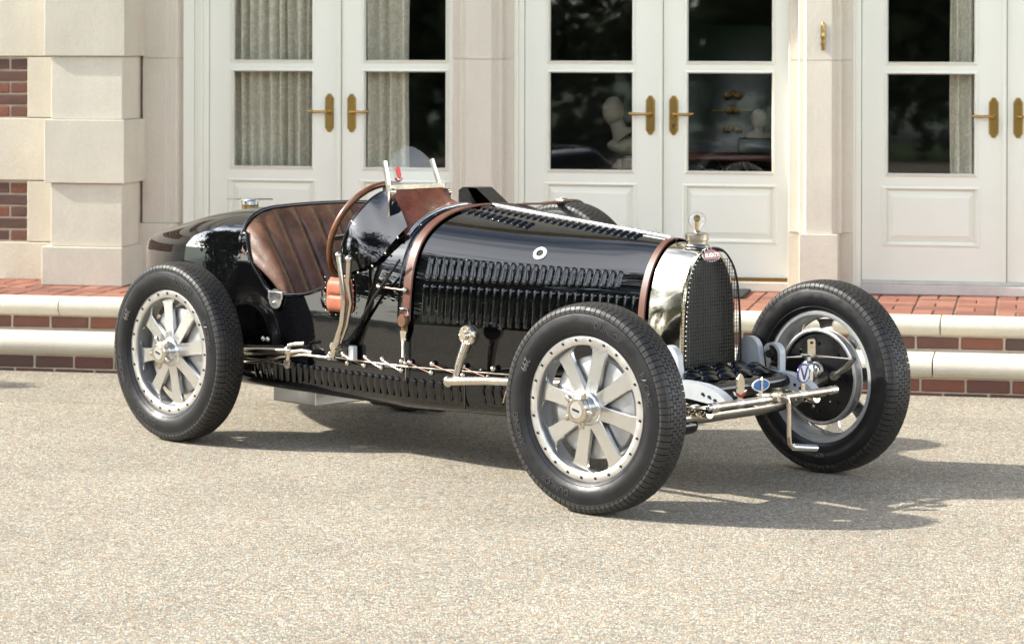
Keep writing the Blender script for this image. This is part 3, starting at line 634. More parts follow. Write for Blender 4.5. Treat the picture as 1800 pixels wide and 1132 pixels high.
def plant(name, x, y, h, r, mat, label, cat, group=None, trunk=.2, n=2600, size=.12, seed=1, flowers=False, cone=False):
    rnd = random.Random(seed); e = link(name, None, None, (x, y, -.03)); tag(e, label, cat, group)
    t = MB(); t.tube([(0, 0, 0), (.03 * h * rnd.uniform(-1, 1), .02 * h, h * .35), (0, 0, h * .75)], [r * .09 + .04, r * .07 + .03, .02], 8)
    for k in range(4):
        a = k * 1.57 + rnd.random(); t.tube([(0, .01, h * (.3 + .08 * k)), (math.cos(a) * r * .4, math.sin(a) * r * .4, h * (.45 + .08 * k)), (math.cos(a) * r * .7, math.sin(a) * r * .7, h * (.6 + .06 * k))], [r * .04 + .02, r * .025 + .012, .01], 6)
    ob('trunk', t, 'bark', e, 50)
    c = MB()
    if cone:
        for i in range(7):
            f = i / 7; foliage(c, (0, 0, h * (.1 + .85 * f)), (r * (1 - f) + .06, r * (1 - f) + .06, h * .11), n // 7, size, rnd, .8, 30)
    else: foliage(c, (0, 0, h * (trunk + 1) / 2), (r, r, h * (1 - trunk) / 2), n, size, rnd)
    ob('crown', c, mat, e, 0)
    if flowers:
        f = MB()
        for k in range(60):
            a = rnd.uniform(0, 6.28); zz = rnd.uniform(.25, .9); f.ball((math.cos(a) * r * 1.0 * math.sin(math.pi * zz) ** .5, math.sin(a) * r * math.sin(math.pi * zz) ** .5, h * zz), .045, 6, 4)
        ob('flowers', f, 'flower', e, 50)
GL = 'shrubs along the left edge of the drive'
for i, (x, y, h, r, mt, fw, lb) in enumerate((
    (-9.6, 11.0, 2.3, 1.15, 'leaf_dark', False, 'dark yew shrub by the house, mirrored in the tail paint'),
    (-10.4, 8.6, 1.7, 1.2, 'leaf_lime', True, 'yellow flowering bush left of the car, mirrored in the black tail'),
    (-11.4, 6.2, 2.4, 1.4, 'leaf_mid', False, 'broad green shrub second nearest the house on the left'),
    (-11.0, 3.4, 1.6, 1.3, 'leaf_lime', False, 'low lime green bush on the left verge, mirrored in the bonnet louvres'),
    (-11.8, .6, 2.6, 1.5, 'leaf_dark', False, 'tall dark shrub at the left verge level with the photographer'))):
    plant('shrub', x, y, h, r, mt, lb, 'shrub', GL, .05, 3200, .085, 20 + i, fw)
GT = 'trees round the drive'
for i, (x, y, h, r, mt, lb) in enumerate((
    (-16, 1.0, 15, 4.3, 'leaf_dark', 'very tall dark tree on the left lawn, mirrored in the bonnet side'),
    (-13, 15.8, 5.8, 2.8, 'leaf_dark', 'dark rounded tree left of the house, mirrored in the tail'),
    (-21, 16, 7.5, 3.0, 'leaf_mid', 'round green tree far left beyond the shrubs'),
    (-24, 7, 9.5, 3.8, 'leaf_dark', 'tall dark tree far left, mirrored in the car side'),
    (-21, -3, 7.5, 3.4, 'leaf_mid', 'spreading green tree on the far left lawn'),
    (-16, -19, 7.5, 3.8, 'leaf_dark', 'tall dark tree reflected in the leftmost door glass'),
    (-8.0, -21, 6.5, 3.6, 'leaf_mid', 'green tree behind the photographer, left of the middle'),
    (-.5, -22, 7.8, 4.2, 'leaf_dark', 'big dark tree straight behind the photographer'),
    (7.5, -21, 7.0, 3.8, 'leaf_dark', 'dark tree reflected in the middle door glass'),
    (15, -19, 7.5, 4.0, 'leaf_mid', 'green tree reflected in the rightmost door glass'),
    (21, -4, 9.0, 4.0, 'leaf_dark', 'dark tree right of the drive'))):
    plant('tree', x, y, h, r, mt, lb, 'tree', GT, .10, 13000, .18, 50 + i)
hg = MB(); rnd = random.Random(99)
for k in range(30): foliage(hg, (-20 + k * 1.45, -9.6 + 1.2 * math.sin(k * .35), 1.75), (1.2, .9, 1.9), 1300, .15, rnd, .35, 30)
tag(ob('hedge', hg, 'leaf_dark', smooth=0, loc=(0, 0, 0)), 'long dark hedge behind the photographer, reflected in the door glass', 'hedge')
plant('topiary_cone', -5.5, 12.9, 2.3, .55, 'leaf_dark', 'clipped green topiary cone left of the steps', 'topiary', None, .02, 3600, .05, 77, cone=True)

# ================================================================== THE CAR  (local: x forward from the front axle, y to its left, z up)
HEAD = R(44.827)
FWD = Vector((math.sin(HEAD), -math.cos(HEAD), 0))
car = link('racing_car', None, None, (.7483, 9.7137, 0), (0, 0, math.atan2(FWD.y, FWD.x)))
tag(car, 'black vintage open racing car with horseshoe radiator and aluminium spoked wheels', 'racing car')
def part(name, mb, mat, parent=car, smooth=35): return ob(name, mb, mat, parent, smooth)
def mirror(pts): return [(x, -y, z) for x, y, z in pts]

# ---- sections of bonnet and scuttle (half profiles, crown to sill)
SF = [(0, .906), (.03, .902), (.06, .888), (.09, .861), (.116, .827), (.133, .797), (.148, .760), (.160, .72), (.169, .67), (.175, .61), (.178, .555)]
SR = [(0, .990), (.10, .987), (.19, .975), (.26, .955), (.316, .928), (.362, .893), (.395, .853), (.42, .80), (.437, .74), (.447, .66), (.452, .555)]
NK = 25
cf = spline([(a, b, 0) for a, b in SF], NK); cr_ = spline([(a, b, 0) for a, b in SR], NK)
XF, XR = -.20, -1.20
def hood(x, k, sg=-1, off=0.0):
    """point on the bonnet at length x, profile parameter k 0..1 (crown to lower edge), side sg"""
    t = (x - XF) / (XR - XF); f = k * (NK - 1); i = min(int(f), NK - 2); g = f - i
    a = cf[i].lerp(cf[i + 1], g); b_ = cr_[i].lerp(cr_[i + 1], g); p = a.lerp(b_, t); q = (cf[i + 1] - cf[i]).lerp(cr_[i + 1] - cr_[i], t)
    n = Vector((-q.y, q.x)).normalized() if False else Vector((-(q.y), q.x)).normalized()
    return Vector((x, sg * (p.x + n.x * off), p.y + n.y * off))
def hood_k(x, z):
    lo, hi = 0.0, 1.0
    for _ in range(30):
        m = (lo + hi) / 2
        if hood(x, m).z > z: lo = m
        else: hi = m
    return lo
def hood_frame(x, z, sg=-1):
    k = hood_k(x, z); p = hood(x, k, sg); tx = (hood(x + .01, k, sg) - hood(x - .01, k, sg)).normalized(); tz = (hood(x, max(0, k - .01), sg) - hood(x, min(1, k + .01), sg)).normalized()
    n = tx.cross(tz).normalized()
    if n.y * sg < 0: n = -n
    return p, tx, tz, n
def wside(x): return interp([-.2, -1.2, -1.7, -2.2], [.179, .453, .463, .447], x)
bon = MB()
xs = [XF - .005 + (XR + .012 - XF) * i / 14 for i in range(15)]
for sg in (-1, 1): bon.grid([[hood(x, k / 40, sg, .004) for k in range(41)] for x in xs])
for sg in (-1, 1):   # turned lower edge
    bon.grid([[hood(x, 1, sg, .004), hood(x, 1, sg, -.012)] for x in xs])
bonnet = part('bonnet', bon, 'paint', smooth=50)
b = MB(); b.tube([(x, 0, interp([-1.19, -.2], [.997, .914], x)) for x in (-1.17, -.9, -.6, -.22)], .010, 14); part('hinge_strip', b, 'chrome', bonnet, 50)

def louvre_mesh(l, wd, h, name='louvre', taper=0.0):
    """pressed louvre: round-ended hump, steep at the open rear edge"""
    mb = MB(); rows = []; r = wd * .5; ts = [r * (1 - math.cos(R(a))) for a in (0, 14, 30, 48, 68, 90)]
    zs = [-l / 2 + q for q in ts] + [-l / 6, l / 6] + [l / 2 - q for q in ts[::-1]]
    for z in zs:
        e = l / 2 - abs(z); f = math.sqrt(max(0, 1 - (1 - e / r) ** 2)) if e < r else 1.0
        g_ = 1 + taper * z / (l / 2); rows.append([(xx * wd * f, z, hh * h * f * g_) for xx, hh in ((-.5, 0), (-.47, .55), (-.36, .9), (-.18, 1.0), (.05, .86), (.3, .45), (.5, 0))])
    mb.grid(rows)
    if taper > .8: mb.ball((0, l / 2 - .012, .004), .0105, 10, 8, (.95, 1.1, .75))  # ball head added to the sill louvres to catch a sky highlight
    return finish(mb.mesh(name), M['paint'], 70)
def place(name, me, parent, p, tx, tz, n):
    o = link(name, me, parent); m = Matrix((tx, tz, n)).transposed().to_4x4(); m.translation = p; o.matrix_local = m; return o
lv_up = louvre_mesh(.098, .0225, .0095, taper=.35); lv_lo = louvre_mesh(.150, .024, .008)
for i in range(26):
    x = -1.105 + i * .0315
    p, tx, tz, n = hood_frame(x, interp([-1.1, -.31], [.768, .762], x)); sc_ = interp([-1.1, -.31], [1, .72], x)
    o = place('louvre', lv_up, bonnet, p + n * .0035, tx, tz, n); o.scale = (1, sc_, 1)
for i in range(27):
    x = -1.108 + i * .0335
    p, tx, tz, n = hood_frame(x, .637); place('louvre', lv_lo, bonnet, p + n * .0035, tx, tz, n)
lv_tp = louvre_mesh(.058, .024, .009)
for sg in (-1, 1):
    for i in range(24):
        x = -1.13 + i * .034; y = interp([-1.2, -.2], [.075, .038], x)
        lo = 0.0
        for q in range(200):
            if hood(x, q / 400).y * -1 >= y: lo = q / 400; break
        p = hood(x, lo, sg, .004); tz = (hood(x, max(0, lo - .01), sg) - hood(x, lo + .01, sg)).normalized(); tx = Vector((1, 0, -.08)).normalized(); n = tx.cross(tz).normalized()
        if n.z < 0: n = -n
        place('louvre', lv_tp, bonnet, p, tx, tz, n)
        if sg == -1 and i < 11:
            y2 = y + .082; lo = 0
            for q in range(300):
                if hood(x, q / 400).y * -1 >= y2: lo = q / 400; break
            p = hood(x - .03, lo, sg, .004); tz = (hood(x, max(0, lo - .01), sg) - hood(x, lo + .01, sg)).normalized(); n = tx.cross(tz).normalized()
            if n.z < 0: n = -n
            place('louvre', lv_tp, bonnet, p, tx, tz, n)
# filler hole with white ring on the bonnet side
k = hood_k(-.672, .841); p = hood(-.672, k, -1, .004); _, tx, tz, n = hood_frame(-.672, .841)
b = MB(); b.lathe([(.0155, .001), (.0155, .005), (.027, .005), (.029, .001)], p, n, 28, False, False); part('filler_ring', b, 'white_en', bonnet, 40)
b = MB(); b.lathe([(.0155, .0012), (.001, .0012)], p, n, 20, False, False); part('filler_hole', b, 'dark', bonnet, 40)

# ---- lower side panels and scuttle side (both sides), cut down at the cockpit
CUTX = [-2.23, -2.185, -2.140, -2.065, -2.02, -1.97, -1.90, -1.78, -1.667, -1.60, -1.56, -1.527, -1.46, -1.355, -1.31, -1.275, -1.24, -1.20]
CUTZ = [.87, .853, .750, .673, .632, .620, .618, .630, .664, .706, .738, .742, .765, .811, .865, .925, .93, .93]
AR = [(0, .958), (.09, .957), (.20, .954), (.28, .949), (.34, .936), (.385, .913), (.415, .885), (.435, .845), (.443, .78), (.446, .66), (.447, .555), (.447, .39)]
def half_at(prof, z):
    zs = [q for _, q in prof]; ys = [p for p, _ in prof]
    return interp(zs[::-1], ys[::-1], z)
SRx = SR + [(.453, .39)]
def side_y(x, z):
    t = min(1, max(0, (x + 1.2) / -1.02)); base = half_at(SRx, z) * (1 - t) + half_at(AR, z) * t
    return base + .010 * math.sin(math.pi * t)
body = MB()
for sg in (-1, 1):
    rows = []
    X = sorted(set([-1.20 - .0225 * i for i in range(46)] + [-2.23]), reverse=True)
    for x in X:
        zt = interp(CUTX, CUTZ, x); rows.append([(x, sg * side_y(x, z), z) for z in [.387 + (zt - .387) * j / 14 for j in range(15)]])
    body.grid(rows)
# below the bonnet
for sg in (-1, 1):
    rows = []
    for i in range(15):
        x = -.16 - (1.04) * i / 14; yy = interp([-.2, -1.2], [.174, .4495], x); rows.append([(x, sg * yy, z) for z in (.387, .45, .50, .558)])
    body.grid(rows)
# tail
TX = [-2.21, -2.35, -2.5, -2.67, -2.85, -3.05, -3.2, -3.3, -3.36, -3.395, -3.405]
TW = [.447, .432, .408, .368, .310, .228, .155, .100, .062, .032, .012]
TT = [.958, .948, .930, .902, .865, .828, .800, .778, .752, .715, .665]
TBt = [.387, .392, .40, .412, .425, .44, .452, .46, .468, .49, .54]
tx_ = spline([(a, c, 0) for a, c in zip(TX, TW)], 34); tt_ = spline([(a, c, 0) for a, c in zip(TX, TT)], 34); tb_ = spline([(a, c, 0) for a, c in zip(TX, TBt)], 34)
arn = spline([(p / .447, (q - .39) / (.958 - .39), 0) for p, q in AR], 26)
rows = []
for i in range(34):
    x = tx_[i].x; wv = tx_[i].y; zt = interp([p.x for p in tt_], [p.y for p in tt_], x); zb = interp([p.x for p in tb_], [p.y for p in tb_], x)
    half = [(x, p.x * wv, zb + (zt - zb) * p.y) for p in arn]
    rows.append([(a, -c, d) for a, c, d in half[::-1]] + half[1:])
body.grid(rows); 
body.f.append(tuple(range(len(body.v) - len(rows[0]), len(body.v))))
body_o = part('body', body, 'paint', smooth=50)
# scuttle top: full ring just behind the strap, then the passenger deck
sct = MB(); scp = spline([(a, c, 0) for a, c in SRx], 40)
rows = []
for x in (-1.185, -1.23, -1.262):
    half = [(x, p.x * 1.005, p.y + .002) for p in scp if p.y > .912]; rows.append([(a, -c, d) for a, c, d in half[::-1]] + half[1:])
sct.grid(rows)
deck = [(p.x * 1.006 + .002, p.y + .0025) for p in scp if p.y > .62]
rows = []
for x in (-1.262, -1.34, -1.42, -1.50):
    rows.append([(x, -.075, half_at(SRx, .9) * 0 + .9885)] + [(x, p, q) for p, q in deck])
sct.grid(rows)
part('scuttle', sct, 'paint', smooth=50)
# driver's side fairing, flaring up to the screen
FLw = [(-1.553, -.4680, .724), (-1.46, -.4655, .745), (-1.40, -.4585, .768), (-1.352, -.447, .793), (-1.31, -.424, .850), (-1.285, -.402, .890), (-1.264, -.376, .923)]
FUp = [(-1.556, -.461, .782), (-1.55, -.462, .846), (-1.522, -.436, .936), (-1.50, -.374, 1.007), (-1.490, -.340, 1.033), (-1.47, -.315, 1.050), (-1.455, -.305, 1.063)]
lo, up = spline(FLw, 26), spline(FUp, 26); fa = MB(); rows = []
for i in range(26):
    u = i / 25; a, c = lo[i], up[i]; row = []
    for j in range(13):
        v = j / 12; p = a.lerp(c, v); bow = 4 * v * (1 - v); p = p + Vector((.006 * bow * u, -.010 * bow * math.sin(math.pi * min(1, .15 + u * .8)), .010 * bow)); row.append(p)
    rows.append(row)
fa.grid(rows); fa.grid([[p[-1] + Vector((0, .0, 0)), p[-1] + Vector((-.004, .012, -.002))] for p in rows])
fairing = part('fairing', fa, 'paint', smooth=60)
b = MB(); b.tube(up, .0045, 6); part('edge_bead', b, 'paint', fairing, 60)
b = MB()
for t in (2, 7, 12, 17, 22): b.ball(lo[t] + Vector((0, -.004, -.012)), .0055, 8, 5)
part('rivets', b, 'nickel', fairing, 60)
# cockpit rim bead: seat-back arch and cut-out edges
rim = spline([(x, -side_y(x, z) - .002, z) for x, z in list(zip(CUTX, CUTZ))[1:11]], 40)
arch = spline([(-2.212, -p, q) for p, q in AR if q > .84][::-1] , 24); arch2 = [(x, -y, z) for x, y, z in arch]
b = MB(); b.tube(list(arch[:-1]) + [Vector(p) for p in arch2[::-1]], .0085, 8); b.tube([arch[0]] + rim, .0075, 8); b.tube([Vector((p.x, -p.y, p.z)) for p in [arch[0]] + rim], .0075, 8)
part('cockpit_rim', b, 'paint', smooth=60)
b = MB(); b.cbox(-2.005, -1.915, -.4665, -.4625, .598, .622, .001); b.lathe([(.040, 0), (.040, .004)], (-1.960, -.4665, .598), (0, 1, 0), 24); b.cbox(-2.005, -1.915, -.468, -.44, .620, .628, .002); part('rim_tab', b, 'alu_ring', smooth=40)
b = MB(); b.ball((-1.962, -.470, .583), .007, 8, 6); part('rivet', b, 'nickel', smooth=60)

# cockpit inside: fluted seat back, seat, floor, bulkhead
seat = MB(); rows = []; NY = 132
for i in range(NY + 1):
    u = -1 + 2 * i / NY; y = u * .4505; row = []
    zt = half_at([(q, p) for p, q in AR][::1], 0) if False else interp([p for p, _ in AR[:9]], [q for _, q in AR[:9]], min(.442, abs(y))) - .006
    fl_ = abs(math.sin(math.pi * (y / .10 + .5)))
    for j in range(15):
        v = j / 14; z = zt + (.50 - zt) * v
        x = -2.205 + .27 * (v ** 1.25) + .10 * (abs(u) ** 5) * math.sin(math.pi * min(1, v * .9)); puff = .042 * (fl_ ** .75) * min(1, v * 6 + .25)
        row.append((x + puff + .022 * math.sin(math.pi * v), y, z))
    rows.append(row)
seat.grid(rows); part('seat_back', seat, 'leather', smooth=70)
b = MB(); b.cbox(-1.96, -1.52, -.42, .42, .40, .56, .04); part('seat_cushion', b, 'leather', smooth=40)
b = MB(); b.box(-2.2, -1.2, -.44, .44, .375, .39); b.box(-1.36, -1.35, -.40, .40, .39, .92); b.box(-1.505, -1.495, -.06, .40, .6, .965); part('cockpit_floor', b, 'dark', smooth=0)
b = MB()
for sg in (-1, 1):
    rows = []
    for i in range(24):
        x = -2.20 + .62 * i / 23; zt = interp(CUTX, CUTZ, x) - .004; rows.append([(x, sg * (side_y(x, z) - .014 - .02 * math.sin(math.pi * j / 6)), z) for j, z in enumerate([.45 + (zt - .45) * q / 6 for q in range(7)])])
    b.grid(rows)
part('side_lining', b, 'leather', smooth=60)
# ---- steering wheel
sw_c = Vector((-1.655, -.205, .865)); sw_n = Vector((-math.cos(R(22)), 0, math.sin(R(22)))); u, v, a = frame(sw_n)
ring = [sw_c + (u * math.cos(t * math.pi / 24) + v * math.sin(t * math.pi / 24)) * .222 for t in range(48)]
swh = link('steering_wheel', None, car)
b = MB(); b.tube(ring, .0135, 10, closed=True); ob('wheel_rim', b, 'wood', swh, 60)
for kq in range(4):
    an = R(45 + 90 * kq); d = u * math.cos(an) + v * math.sin(an); s_ = d.cross(sw_n); b = MB()
    b.prism([(.03, -.014), (.212, -.010), (.212, .010), (.03, .014)], sw_c, d, s_, sw_n, -.0025, .0025); ob('wheel_spoke', b, 'alu', swh, 30)
b = MB(); b.lathe([(.035, -.012), (.035, .010), (.02, .02)], sw_c, sw_n, 20); b.tube([sw_c, sw_c - sw_n * .42], .016, 10); ob('wheel_hub', b, 'nickel', swh, 50)

# ---- wind screen: leather apron, frame, posts, glass
scr = link('windscreen', None, car)
bot = [Vector((-1.266, y, interp([p for p, _ in SR], [q for _, q in SR], -y) + .006)) for y in [-.374 + (.374 - .06) * i / 12 for i in range(13)]]
top = [Vector((-1.405, -.330 + (.330 - .055) * i / 12, 1.058 + .006 * i / 12)) for i in range(13)]
b = MB(); rows = []
for i in range(13):
    row = []
    for j in range(9):
        v = j / 8; p = bot[i].lerp(top[i], v); p += Vector((-.018 * math.sin(math.pi * v), 0, -.012 * math.sin(math.pi * v))); row.append(p)
    rows.append(row)
b.grid(rows); b.grid([[p + Vector((-.004, 0, -.002)) for p in r] for r in rows]); ob('leather_apron', b, 'wleather', scr, 60)
b = MB(); b.tube([p + Vector((.006, 0, .003)) for p in bot], .0085, 8); ob('base_trim', b, 'alu', scr, 60)
b = MB()
for kq in (2, 5, 8, 11): b.ball(bot[kq] + Vector((.024, 0, -.002)), .0045, 8, 5)
ob('screen_rivets', b, 'nickel', scr, 60)
pL0, pL1, pR0, pR1 = Vector((-1.405, -.338, 1.030)), Vector((-1.447, -.332, 1.171)), Vector((-1.405, -.060, 1.040)), Vector((-1.447, -.076, 1.172))
b = MB()
def bar(b, a, c, wx, wy):
    d = (Vector(c) - Vector(a)); n = d.normalized(); s_ = Vector((0, 1, 0)); s_ = (s_ - n * s_.dot(n)).normalized(); t_ = n.cross(s_); b.prism([(-wx, -wy), (wx, -wy), (wx, wy), (-wx, wy)], a, t_, s_, n, 0, d.length)
bar(b, pL0, pL1, .006, .009); ob('post', b, 'nickel', scr, 30)
b = MB(); bar(b, pR0, pR1, .006, .0075); ob('post', b, 'nickel', scr, 30)
b = MB(); b.prism([(-.345, -.008), (-.048, -.008), (-.048, .010), (-.345, .010)], (-1.407, 0, 1.067), (0, 1, 0), (0, 0, 1), (1, 0, 0), -.008, .008); ob('cross_rail', b, 'nickel', scr, 30)
b = MB(); b.prism([(-.02, .03), (.03, .035), (.045, -.01), (.035, -.085), (-.01, -.01)], (-1.385, -.352, 1.030), (.55, -.8, 0), (0, 0, 1), (.8, .55, 0), -.003, .003); b.lathe([(.013, -.002), (.013, .012), (.006, .016)], (-1.372, -.356, 1.052), (.75, -.6, .2), 14); ob('bracket', b, 'nickel', scr, 40)
b = MB(); b.prism([(-.02, .02), (.02, .02), (.02, -.05), (-.01, -.05)], (-1.385, -.050, 1.035), (1, 0, 0), (0, 0, 1), (0, 1, 0), -.003, .003); b.lathe([(.011, -.002), (.011, .010)], (-1.372, -.048, 1.04), (0, -1, 0), 14); ob('bracket', b, 'nickel', scr, 40)
g = MB(); prof = []
for i in range(25):
    t = i / 24; y = -.325 + .25 * t; zz = 1.142 + .083 * math.sin(math.pi * t) ** .75; prof.append((y, zz))
poly = [(-.325, 1.075), (-.075, 1.075)] + prof[::-1]
g.add([(-1.407 - (z - 1.075) * .30, y, z) for y, z in poly] + [(-1.4105 - (z - 1.075) * .30, y, z) for y, z in poly], [tuple(range(len(poly))), tuple(range(2 * len(poly) - 1, len(poly) - 1, -1))] + [(i, (i + 1) % len(poly), len(poly) + (i + 1) % len(poly), len(poly) + i) for i in range(len(poly))])
ob('glass', g, 'screen', scr, 0)
b = MB(); poly = [(.0125 * math.cos(t * math.pi / 10), .026 * math.sin(t * math.pi / 10)) for t in range(20)]
b.prism(poly, (-1.4165, -.286, 1.124), (0, 1, 0), (-.28, 0, 1), (1, 0, .28), .001, .003); dg_ = ob('red_emblem', b, 'scarlet', scr, 0)
b = MB(); b.tube([(-1.4125, -.286 + .017 * math.cos(R(t)), 1.104 + .013 * math.sin(R(t))) for t in range(180, 361, 15)], .0035, 6); ob('emblem_wreath', b, 'red_en', scr, 60)
b = MB(); b.ball((-1.409, -.286, 1.096), .006, 8, 5); ob('emblem_stud', b, 'nickel', scr, 60)
# black ventilation scoop beside the screen
b = MB(); y0, y1 = .03, .12
b.add([(-1.40, y0, .985), (-1.40, y0, 1.045), (-1.375, y0, 1.058), (-1.30, y0, 1.058), (-1.20, y0, .995), (-1.40, y1, .985), (-1.40, y1, 1.045), (-1.375, y1, 1.058), (-1.30, y1, 1.058), (-1.20, y1, .995)], [(1, 2, 7, 6), (2, 3, 8, 7), (3, 4, 9, 8), (0, 1, 6, 5)])
b.add([(-1.40, y0, .985), (-1.40, y0, 1.045), (-1.375, y0, 1.058), (-1.32, y0, .985)], [(0, 1, 2, 3)]); b.add([(-1.40, y1, .985), (-1.40, y1, 1.045), (-1.375, y1, 1.058), (-1.30, y1, 1.058), (-1.20, y1, .995)], [(0, 1, 2, 3, 4)])
b.add([(-1.32, y0, .985), (-1.375, y0, 1.058), (-1.35, y0, 1.058), (-1.29, y0, .985)], [(0, 1, 2, 3)])
part('air_scoop', b, 'satin', smooth=0)
b = MB(); b.cbox(-1.42, -1.18, .02, .13, .985, .994, .002); part('scoop_base', b, 'nickel', smooth=0)

# ---- straps
def strap(name, x, wd, k0, k1far, off, buckle_z=None):
    P = []
    for i in range(40): P.append(hood(x, k0 * (1 - i / 39), -1, off))
    for i in range(1, 30): P.append(hood(x, k1far * i / 29, 1, off))
    h = wd / 2; rows = [[p + Vector((-h, 0, 0)) * 1.0, p + Vector((-h * .8, 0, 0)) + (p - Vector((x, 0, .6))).normalized() * .004, p + Vector((h * .8, 0, 0)) + (p - Vector((x, 0, .6))).normalized() * .004, p + Vector((h, 0, 0))] for p in P]
    b = MB(); b.grid(rows)
    return part(name, b, 'strap', smooth=20)
st1 = strap('bonnet_strap', -1.183, .050, .985, .42, .009)
b = MB(); b.grid([[hood(-1.225, k / 40, -1, .003), hood(-1.222, k / 40, -1, .010), hood(-1.215, k / 40, -1, .010), hood(-1.212, k / 40, -1, .003)] for k in range(41)]); part('scuttle_bead', b, 'paint', smooth=60)
st2 = strap('radiator_strap', -.205, .036, .86, .8, .007)
b = MB()
for q in ((-.5, .5), (-.5, -.5), (.5, -.5), (.5, .5)): pass
def buckle(p, wx, hz, mat, parent):
    x, y, z = p; b = MB(); b.tube([(x - wx, y, z - hz), (x + wx, y, z - hz), (x + wx, y, z + hz), (x - wx, y, z + hz)], .0035, 6, closed=True); return part('buckle', b, mat, parent, 60)
buckle((-1.183, -.466, .602), .021, .013, 'nickel', st1); 
b = MB(); b.lathe([(.022, -.012), (.026, -.006), (.026, .006), (.022, .012)], (-1.183, -.470, .568), (0, 1, 0), 16); b.cbox(-1.201, -1.166, -.468, -.460, .525, .575, .003); part('strap_end', b, 'leather', st1, 50)
b = MB(); b.prism([(-.018, .02), (.018, .02), (.010, -.012), (-.003, -.028), (-.012, -.02)], (-1.186, -.466, .508), (1, 0, 0), (0, 0, 1), (0, 1, 0), -.003, .003); part('strap_hook', b, 'nickel', st1, 30)
b = MB(); pts = [(-1.183 + .008 * math.cos(t * .9), -.466 + .008 * math.sin(t * .9), .498 - t * .0011) for t in range(64)]; b.tube(pts, .0022, 5); part('spring', b, 'nickel', st1, 60)
b = MB(); b.tube([(-1.183, -.466, .430), (-1.180, -.466, .405)], .004, 6); b.ball((-1.172, -.468, .405), .010, 10, 6); b.tube([(-1.178, -.462, .398), (-1.178, -.462, .345)], .0018, 5); part('strap_anchor', b, 'nickel', st1, 60)
buckle((-.205, -.186, .612), .014, .010, 'nickel', st2)

# ---- radiator
rad = link('radiator', None, car)
RF = [(0, .888), (.03, .884), (.059, .872), (.088, .846), (.112, .812), (.130, .765), (.1405, .70), (.1475, .62), (.151, .54), (.152, .452)]
def full(prof, n, x):
    h = spline([(a, c, 0) for a, c in prof], n); return [Vector((x, -p.x, p.y)) for p in h[::-1]] + [Vector((x, p.x, p.y)) for p in h[1:]]
SB = [(p * 1.005, q + .001) for p, q in SF] + [(.178, .50), (.178, .452)]
ra, rb, n_ = full(SB, 30, -.222), full(RF, 30, -.045), 59
sh = MB(); rows = []
for i in range(n_):
    row = []
    for j in range(9):
        v = j / 8; p = ra[i].lerp(rb[i], v); c_ = Vector((p.x, 0, min(p.z, .74))); d = (p - c_); 
        if d.length > 1e-6: p = p + d.normalized() * .0035 * math.sin(math.pi * v)
        row.append(p)
    rows.append(row)
sh.grid(rows)
ri = [Vector((-.040, p.y * .935, p.z - .012 if p.z > .7 else p.z)) for p in rb]
sh.grid([[rb[i], rb[i] + Vector((.007, 0, 0)), ri[i] + Vector((.006, 0, 0)), ri[i] + Vector((-.03, 0, 0))] for i in range(n_)])
ob('shell', sh, 'gsilver', rad, 60)
b = MB(); pts = [(p.y, p.z) for p in ri]; b.prism(pts, (-.062, 0, 0), (0, 1, 0), (0, 0, 1), (1, 0, 0), -.1, 0); ob('core', b, 'satin', rad, 0)
g = MB(); GX = -.014
gp = full([(p * 1.03, q + .002) for p, q in RF], 30, GX); hp = [(p.y, p.z) for p in gp]
def zmax(y): 
    ys = [a for a, _ in RF]; zs = [q for _, q in RF]
    ay = abs(y) / 1.03; return interp(ys, zs, ay) if ay < .1519 else .46
yy = -.1452
while yy <= .1501:
    zt = min(.848, zmax(yy)); g.box(yy * 0 + GX - .0009, GX + .0009, yy - .0009, yy + .0009, .455, zt); yy += .0132
zz = .462
while zz < .848:
    wv = interp([q for _, q in RF][::-1], [p for p, _ in RF][::-1], zz) * 1.03; g.box(GX - .0022, GX - .0010, -wv, wv, zz - .0009, zz + .0009); zz += .0132
tag(ob('wire_mesh', g, 'wiregrey', rad, 0), kind='stuff')
b = MB(); b.tube(gp, .0042, 7); ob('guard_frame', b, 'satin', rad, 60)
b = MB()
for i in range(2, n_ - 2):
    if gp[i].y < 0: b.ball(gp[i] + Vector((.004, -.0, 0)), .0034, 6, 4)
ob('guard_beads', b, 'nickel', rad, 60)
# badge
def oval(a, c, n=32): return [(a * math.cos(2 * math.pi * i / n), c * math.sin(2 * math.pi * i / n)) for i in range(n)]
bx = Vector((-.026, 0, .862))
b = MB(); b.prism(oval(.050, .0245), bx, (0, 1, 0), (-.15, 0, 1), (1, 0, .15), 0, .004); ob('badge_rim', b, 'white_en', rad, 30)
b = MB(); b.prism(oval(.047, .0218), bx, (0, 1, 0), (-.15, 0, 1), (1, 0, .15), .0041, .0055); ob('badge', b, 'red_en', rad, 30)
me = text_mesh('BUGATTI', .0205, .0006); finish(me, 'nickel', 0)
o = link('badge_lettering', me, rad); m = Matrix(((0, 1, 0), (-.148, 0, .989), (.989, 0, .148))).transposed().to_4x4(); m.translation = bx + Vector((.0066, 0, .001)); o.matrix_local = m; o.scale = (.92, 1.0, 1)
